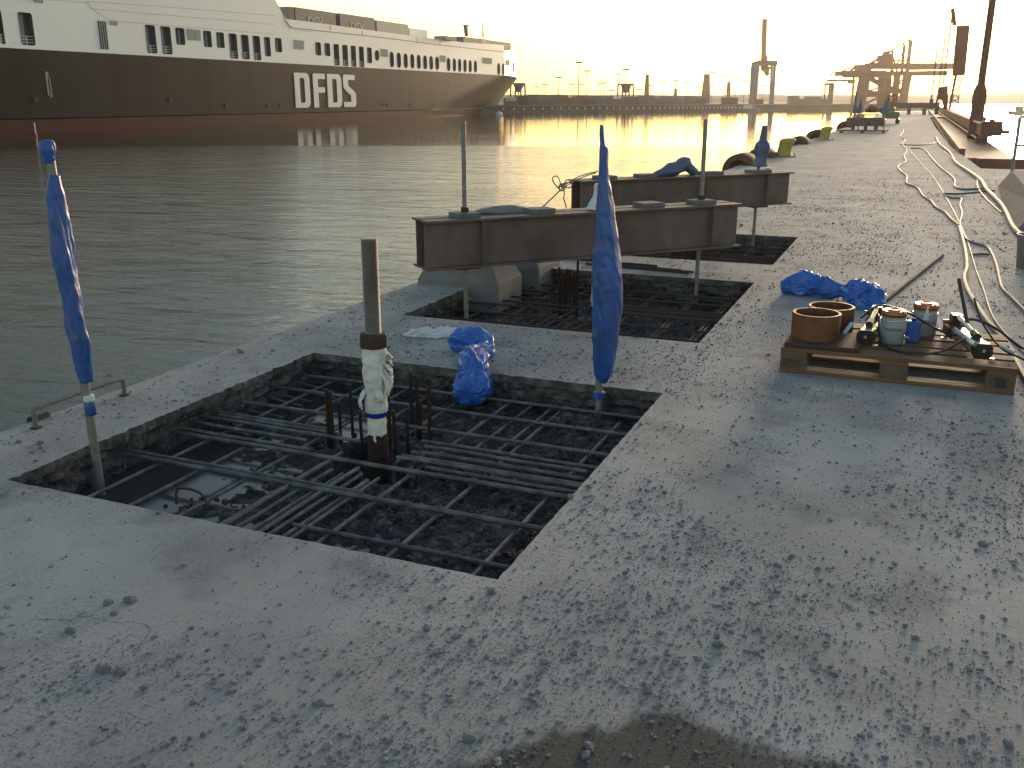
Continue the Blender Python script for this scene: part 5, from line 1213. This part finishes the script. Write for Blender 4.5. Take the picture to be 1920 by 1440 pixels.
# upper bulwark band, superstructure block, deck
def ypx(px_, z=14): 
    d = ray(px_, 60); return SX*d.y/d.x
def side_poly(px_pts, name, m, x=SX, th=.4, par=None):
    P3 = [XP(a, b_, x) for a, b_ in px_pts]; n_ = len(P3)
    mb = MB(); lp = [(p.y, p.z) for p in P3]
    mb.flat([lp], lambda y, z: FP((x+.0, y, z))); mb.flat([lp], lambda y, z: FP((x-th, y, z)))
    mb.add([FP(p) for p in P3]+[FP(p-V(th, 0, 0)) for p in P3], [(i, (i+1) % n_, n_+(i+1) % n_, n_+i) for i in range(n_)])
    return mb.build(name, M[m], par or fer)
# forward bulwark (top edge in the photo)
bul = side_poly([(530, 48), (541, 38), (541, 36.5), (815, 72), (868, 82), (958, 101), (958, 104), (815, 90), (700, 74), (560, 52.5), (545, 51)], 'bulwark_low', 'white', SX+.06)
bpy.data.objects.remove(bul)
def side_box(y0, y1, z0, z1, x0, x1, name, m, par=None):
    return MB().box(FP(((x0+x1)/2, (y0+y1)/2, (z0+z1)/2)), (abs(x1-x0), y1-y0, z1-z0)).build(name, M[m], par or fer)
yA = XP(541, 40, SX).y; yE = XP(953, 95, SX).y
zt = lambda px_, py_: XP(px_, py_, SX).z
bt_ = [(541, 36), (600, 43.5), (700, 57.5), (815, 72.5), (868, 82.5), (920, 90), (953, 95.5), (953, 150), (541, 85)]
# plating above z 13.4: polygon following the photo's top line
P3 = [XP(a, b_, SX) for a, b_ in bt_[:-2]]
lp = [(p.y, p.z) for p in P3]
lp = lp+[(252.0, lp[-1][1]), (252.0, 15.38)] if False else lp
mb = MB()
n_ = len(lp); yl = [q[0] for q in lp]
def z_out(y): return 13.4 if y <= 157 else 13.4+(y-157)*(15.4-13.4)/(252-157)
P = [FP((SX, y, z_out(y))) for y in yl]+[FP((SX, y, max(z, z_out(y)+.05))) for y, z in lp]
mb.add(P, [(i, i+1, n_+i+1, n_+i) for i in range(n_-1)]); mb.build('upper_plating', M['white'], fer)
# dark knuckle line along the side
mb = MB()
kp = [XP(480+a/Z1, b_/Z1, SX+.03) for a, b_ in [(203, 110), (212, 150), (232, 180), (262, 194), (500, 219), (750, 245), (1000, 275), (1250, 308), (1500, 336), (1750, 362)]]
mb.tube([FP(p) for p in kp], .07, 6); mb.build('knuckle_line', M['line'], fer)
for a, b_, c, e in [(0, 0, 0, 0)]: pass
mb = MB()
for pts in ([(600, 18), (660, 75), (745, 130), (820, 148), (1100, 172), (1900, 236)], [(620, 60), (1000, 92), (1500, 134), (1900, 170)], [(600, 10), (1100, 44), (1900, 108)], [(1, -8), (400, 2), (620, 22)]):
    mb.tube([FP(XP(a/Z1, b_/Z1, SX+.005)) for a, b_ in pts], .022, 4)
mb.build('plate_seams', M['vent'], fer)
mb = MB()
for px_, y0_, y1_ in [(620, 47, 56), (680, 58, 66), (782, 70, 80), (825, 76, 86)]: mb.bar(FP(XP(px_, y0_, SX+.02)), FP(XP(px_, y1_, SX+.02)), .05, .05)
mb.build('panel_joints', M['line'], fer)
# superstructure aft of px 530
yF = XP(526, 10, SX).y
P3 = [(YS, 13.4), (yA+.2, 13.4), (yA+.1, XP(541, 36.5, SX).z), (XP(533, 33, SX).y, XP(533, 33, SX).z), (XP(528, 22, SX).y, XP(528, 22, SX).z), (yF-1.5, XP(524, 0, SX).z), (yF-4, 24), (yF-9, 33), (YS, 33)]
n_ = len(P3); mb = MB(); mb.flat([P3], lambda y, z: FP((SX, y, z)))
P = [FP((SX, y, z)) for y, z in P3]+[FP((2*CX-SX, y, z)) for y, z in P3]
mb.add(P, [(i, (i+1) % n_, n_+(i+1) % n_, n_+i) for i in range(1, n_)]); mb.build('superstructure', M['white'], fer)
for k in range(14):
    for zz in (24.5, 27.5, 30.5): side_box(66+k*5.2, 68+k*5.2, zz, zz+1.2, SX+.02, SX-.05, 'cabin_window', 'dim')
# far side, decks
mb = MB(); mb.add([FP((2*CX-SX, YS, 7.6)), FP((2*CX-SX, 242, 7.6)), FP((2*CX-SX, 242, 15)), FP((2*CX-SX, YS, 15))], [(0, 1, 2, 3)]); mb.build('far_plating', M['white'], fer)
mb = MB(); mb.add([FP((SX-.1, yA-5, 12.2)), FP((SX-.1, 242, 12.2)), FP((2*CX-SX+.1, 242, 12.2)), FP((2*CX-SX+.1, yA-5, 12.2))], [(0, 1, 2, 3)]); mb.build('weather_deck', M['vent'], fer)
mb = MB(); mb.add([FP((SX, YS, -4)), FP((2*CX-SX, YS, -4)), FP((2*CX-SX, YS, 33)), FP((SX, YS, 33))], [(0, 1, 2, 3)]); mb.build('transom', M['hull'], fer)
# bow house: white sides curving to the stem
nb = 24; P = []; mb = MB()
zb_ = XP(953, 96, SX).z
for z, f_ in [(7.6, 1.0), (10, .995), (13, .99), (zb_, .97)]:
    for s_ in (1, -1):
        for i in range(nb+1):
            y = 242+(298*f_-242+242*(1-1))*i/nb if False else 252+(46*f_)*i/nb
            t = i/nb; P.append(FP((CX+s_*15*(1-t**1.35), y, z)))
m_ = 2*(nb+1)
Fc = []
for j in range(3):
    for s_ in (0, 1):
        for i in range(nb): o_ = j*m_+s_*(nb+1)+i; Fc.append((o_, o_+1, o_+m_+1, o_+m_))
Fc.append(tuple(3*m_+i for i in range(nb+1))+tuple(3*m_+(nb+1)+i for i in range(nb, -1, -1)))
mb.add(P, Fc); bh = mb.build('bow_plating', M['white'], fer, smooth=True, sharp=50)
for px_, yt, yb in [(962, 118, 133), (970, 133, 142)]:
    p = XP(px_, (yt+yb)/2, SX)
    dd_ = ray(px_, (yt+yb)/2); bt = min((abs(CX+15*(1-((y_-252)/46)**1.35)-dd_.x/dd_.y*y_), y_) for y_ in [252+k_*.25 for k_ in range(182)])[1]; q = FP(XP(px_, (yt+yb)/2, CX+15*(1-((bt-252)/46)**1.35)+.05)); MB().box(q, (.4, 1.1, 2.4 if px_ == 962 else 1.2)).build('bow_door', M['vent'], fer)
# letters on the hull
def slab(loops2, name, m='letter', x=SX+.03, par=None):
    mb = MB(); mb.flat(loops2, lambda y, z: FP((x+.04, y, z)))
    for lp_ in loops2:
        n_ = len(lp_); mb.add([FP((x-.05, y, z)) for y, z in lp_]+[FP((x+.04, y, z)) for y, z in lp_], [(i, (i+1) % n_, n_+(i+1) % n_, n_+i) for i in range(n_)])
    return mb.build(name, M[m], par or fer)
yl0, yl1 = XP(551, 170, SX).y, XP(667, 170, SX).y
zl1, zl0 = XP(600, 138, SX).z, XP(600, 201.5, SX).z
def yl_(zx): return XP(480+zx/Z1, 170, SX).y
H_ = zl1-zl0; st_ = .16*H_
def cham(y0, y1, z0, z1, cs):   # corner chamfers bl, br, tr, tl
    bl, br, tr, tl = cs; p = []
    p += [(y0+bl, z0)] + [(y1-br, z0)]
    if br: p += [(y1-br*.3, z0+br*.3)]
    p += [(y1, z0+br), (y1, z1-tr)]
    if tr: p += [(y1-tr*.3, z1-tr*.3)]
    p += [(y1-tr, z1), (y0+tl, z1)]
    if tl: p += [(y0+tl*.3, z1-tl*.3)]
    p += [(y0, z1-tl), (y0, z0+bl)]
    if bl: p += [(y0+bl*.3, z0+bl*.3)]
    o_ = []
    for q in p:
        if not o_ or (abs(q[0]-o_[-1][0])+abs(q[1]-o_[-1][1])) > 1e-4: o_.append(q)
    return o_
for a, b_ in ((268, 372), (494, 592)):
    y0, y1 = yl_(a), yl_(b_); c_ = H_*.16; sw = (y1-y0)*.34
    slab([cham(y0, y1, zl0, zl1, (0, c_, c_, 0)), cham(y0+sw, y1-sw, zl0+st_*.9, zl1-st_*.9, (0, c_*.3, c_*.3, 0))[::-1]], 'letter_d')
y0, y1 = yl_(396), yl_(480); sw = (y1-y0)*.4; zm = zl0+H_*.44
slab([[(y0, zl0), (y0+sw, zl0), (y0+sw, zm), (y1-.2, zm), (y1-.2, zm+st_), (y0+sw, zm+st_), (y0+sw, zl1-st_), (y1, zl1-st_), (y1, zl1), (y0+.3, zl1), (y0, zl1-.3)]], 'letter_f')
y0, y1 = yl_(604), yl_(689); sw = (y1-y0)*.4; c_ = H_*.1
slab([[(y0, zl0), (y1-c_, zl0), (y1-c_*.3, zl0+c_*.3), (y1, zl0+c_), (y1, zl0+H_*.42), (y1-.5*sw, zl0+H_*.52), (y0+sw, zl0+H_*.66), (y0+sw, zl1-st_), (y1-.2, zl1-st_), (y1-.2, zl1), (y0+c_, zl1), (y0+c_*.3, zl1-c_*.3), (y0, zl1-c_),
       (y0, zl0+H_*.62), (y0+.5*sw, zl0+H_*.5), (y1-sw, zl0+H_*.36), (y1-sw, zl0+st_), (y0, zl0+st_)]], 'letter_s')
# hull marks, portholes
for px_, py_ in [(67, 187), (319, 188), (424, 198), (503, 199), (526, 197), (612, 197), (640, 196), (718, 196), (727, 196), (771, 196), (813, 196)]:
    p = XP(px_, py_, SX); MB().lathe([(.32, 0), (.32, .06)], seg=14).build('mooring_port', M['dim'], fer, loc=FP(p+V(.0, 0, 0))).rotation_euler = (0, R(90), 0)
mb = MB(); mb.box(FP(XP(90, 157, SX+.02)), (.03, .5, 3.)); mb.box(FP(XP(94, 165, SX+.02)), (.03, .4, 2.4)); mb.build('scuff_mark', M['line'], fer)
# trailers on deck
def trailer(pxa, pxb, pyt, pyb, m, label, txt=None, x=SX-2.5):
    a = XP(pxa, pyt, x); b_ = XP(pxb, pyb, x); z1_ = XP(pxa, pyt, x).z; o = empty('trailer', (x-1.3, a.y, 12.2), label, 'trailer', 'trailers parked on the ferry deck')
    ln = b_.y-a.y; h = z1_-12.2
    MB().box((0, ln/2, h/2+.5), (2.6, ln, h-1.0+.0)).build('box_body', M[m], o, bevel=.04)
    mb = MB()
    for yy in (ln*.7, ln*.8, ln*.15):
        mb.cyl((-1.2, yy, .5), (1.2, yy, .5), .5, 14)
    mb.build('wheels', M['dim'], o)
    if txt:
        t = text_mesh(txt, 1.9, M['trailer2'], 'lettering', o, (1.33, ln*.47, h*.62), (R(90), 0, R(90)), .02, .06, 1.5)
    return o
trailer(553, 630, 13, 50, 'trailer', 'dark grey trailer, first from the white superstructure', 'DSV')
trailer(637, 703, 24.5, 57, 'trailer', 'dark grey trailer, second from the white superstructure', 'DSV')
trailer(706, 766, 37.5, 68, 'trailer2', 'pale beige trailer on deck between the dark ones and the white one')
trailer(767, 802, 52, 72, 'white', 'short white trailer at the front of the deck row')
trailer(541, 552.5, 12, 40, 'box2', 'dark container end close to the white superstructure')
# foremast, funnels and deck gear
mb = MB(); mb.box(FP(D(835, 72, SX-4, 215)), (3, 6, .8)); mb.build('deck_hatch', M['vent'], fer)
p0, p1 = XP(869, 80, SX-1.5), XP(963, 85, SX-1.5)
side_box(p0.y, p1.y-2, 14.5, XP(869, 68.5, SX-1.5).z, SX-1.5, SX-7, 'fore_house', 'trailer')
fh = MB().box(FP(D(905, 76, SX-1.4, 235)), (.1, 4, .9)).build('name_panel', M['vent'], fer)
text_mesh('DFDS', 1.2, M['letter'], 'lettering', fer, FP(D(908, 78, SX-1.2, 236)), (R(90), 0, R(90)), .02)
MB().bar(FP(D(875, 68, SX-4, 228)), FP(D(873, 49, SX-4, 228)), .8, .8).bar(FP(D(868, 48, SX-4, 228)), FP(D(879, 48, SX-4, 228)), .5, .3).build('exhaust_pipe', M['trailer'], fer)
mb = MB(); mb.bar(FP(D(906, 72, SX-6, 236)), FP(D(905, 42, SX-6, 236)), .22, .22)
for yy, w_ in ((62, 5), (57, 4), (66, 6)): mb.bar(FP(D(905-w_/2, yy, SX-6, 236)), FP(D(905+w_/2, yy, SX-6, 236)), .2, .25)
mb.build('foremast', M['mast'], fer)
mb = MB(); mb.bar(FP(D(972, 99, CX, 296)), FP(D(977, 99, CX, 296)), .15, .3); mb.build('bow_light', M['mast'], fer)

# ================================================================ haze
o = MB().box((0, 1000, 27.5), (5200, 3000, 65)).build('haze', None); o.location = (0, 0, 0)
hm = bpy.data.materials.new('haze'); hm.use_nodes = True; t = hm.node_tree; t.nodes.clear()
ou = t.nodes.new('ShaderNodeOutputMaterial'); pv = t.nodes.new('ShaderNodeVolumePrincipled')
pv.inputs['Color'].default_value = (.98, .93, .87, 1); pv.inputs['Density'].default_value = .00015; pv.inputs['Anisotropy'].default_value = .75
t.links.new(pv.outputs[0], ou.inputs['Volume']); o.data.materials.append(hm); tag(o, kind='stuff')
o['label'] = 'warm evening haze over the harbour'; o['category'] = 'haze'
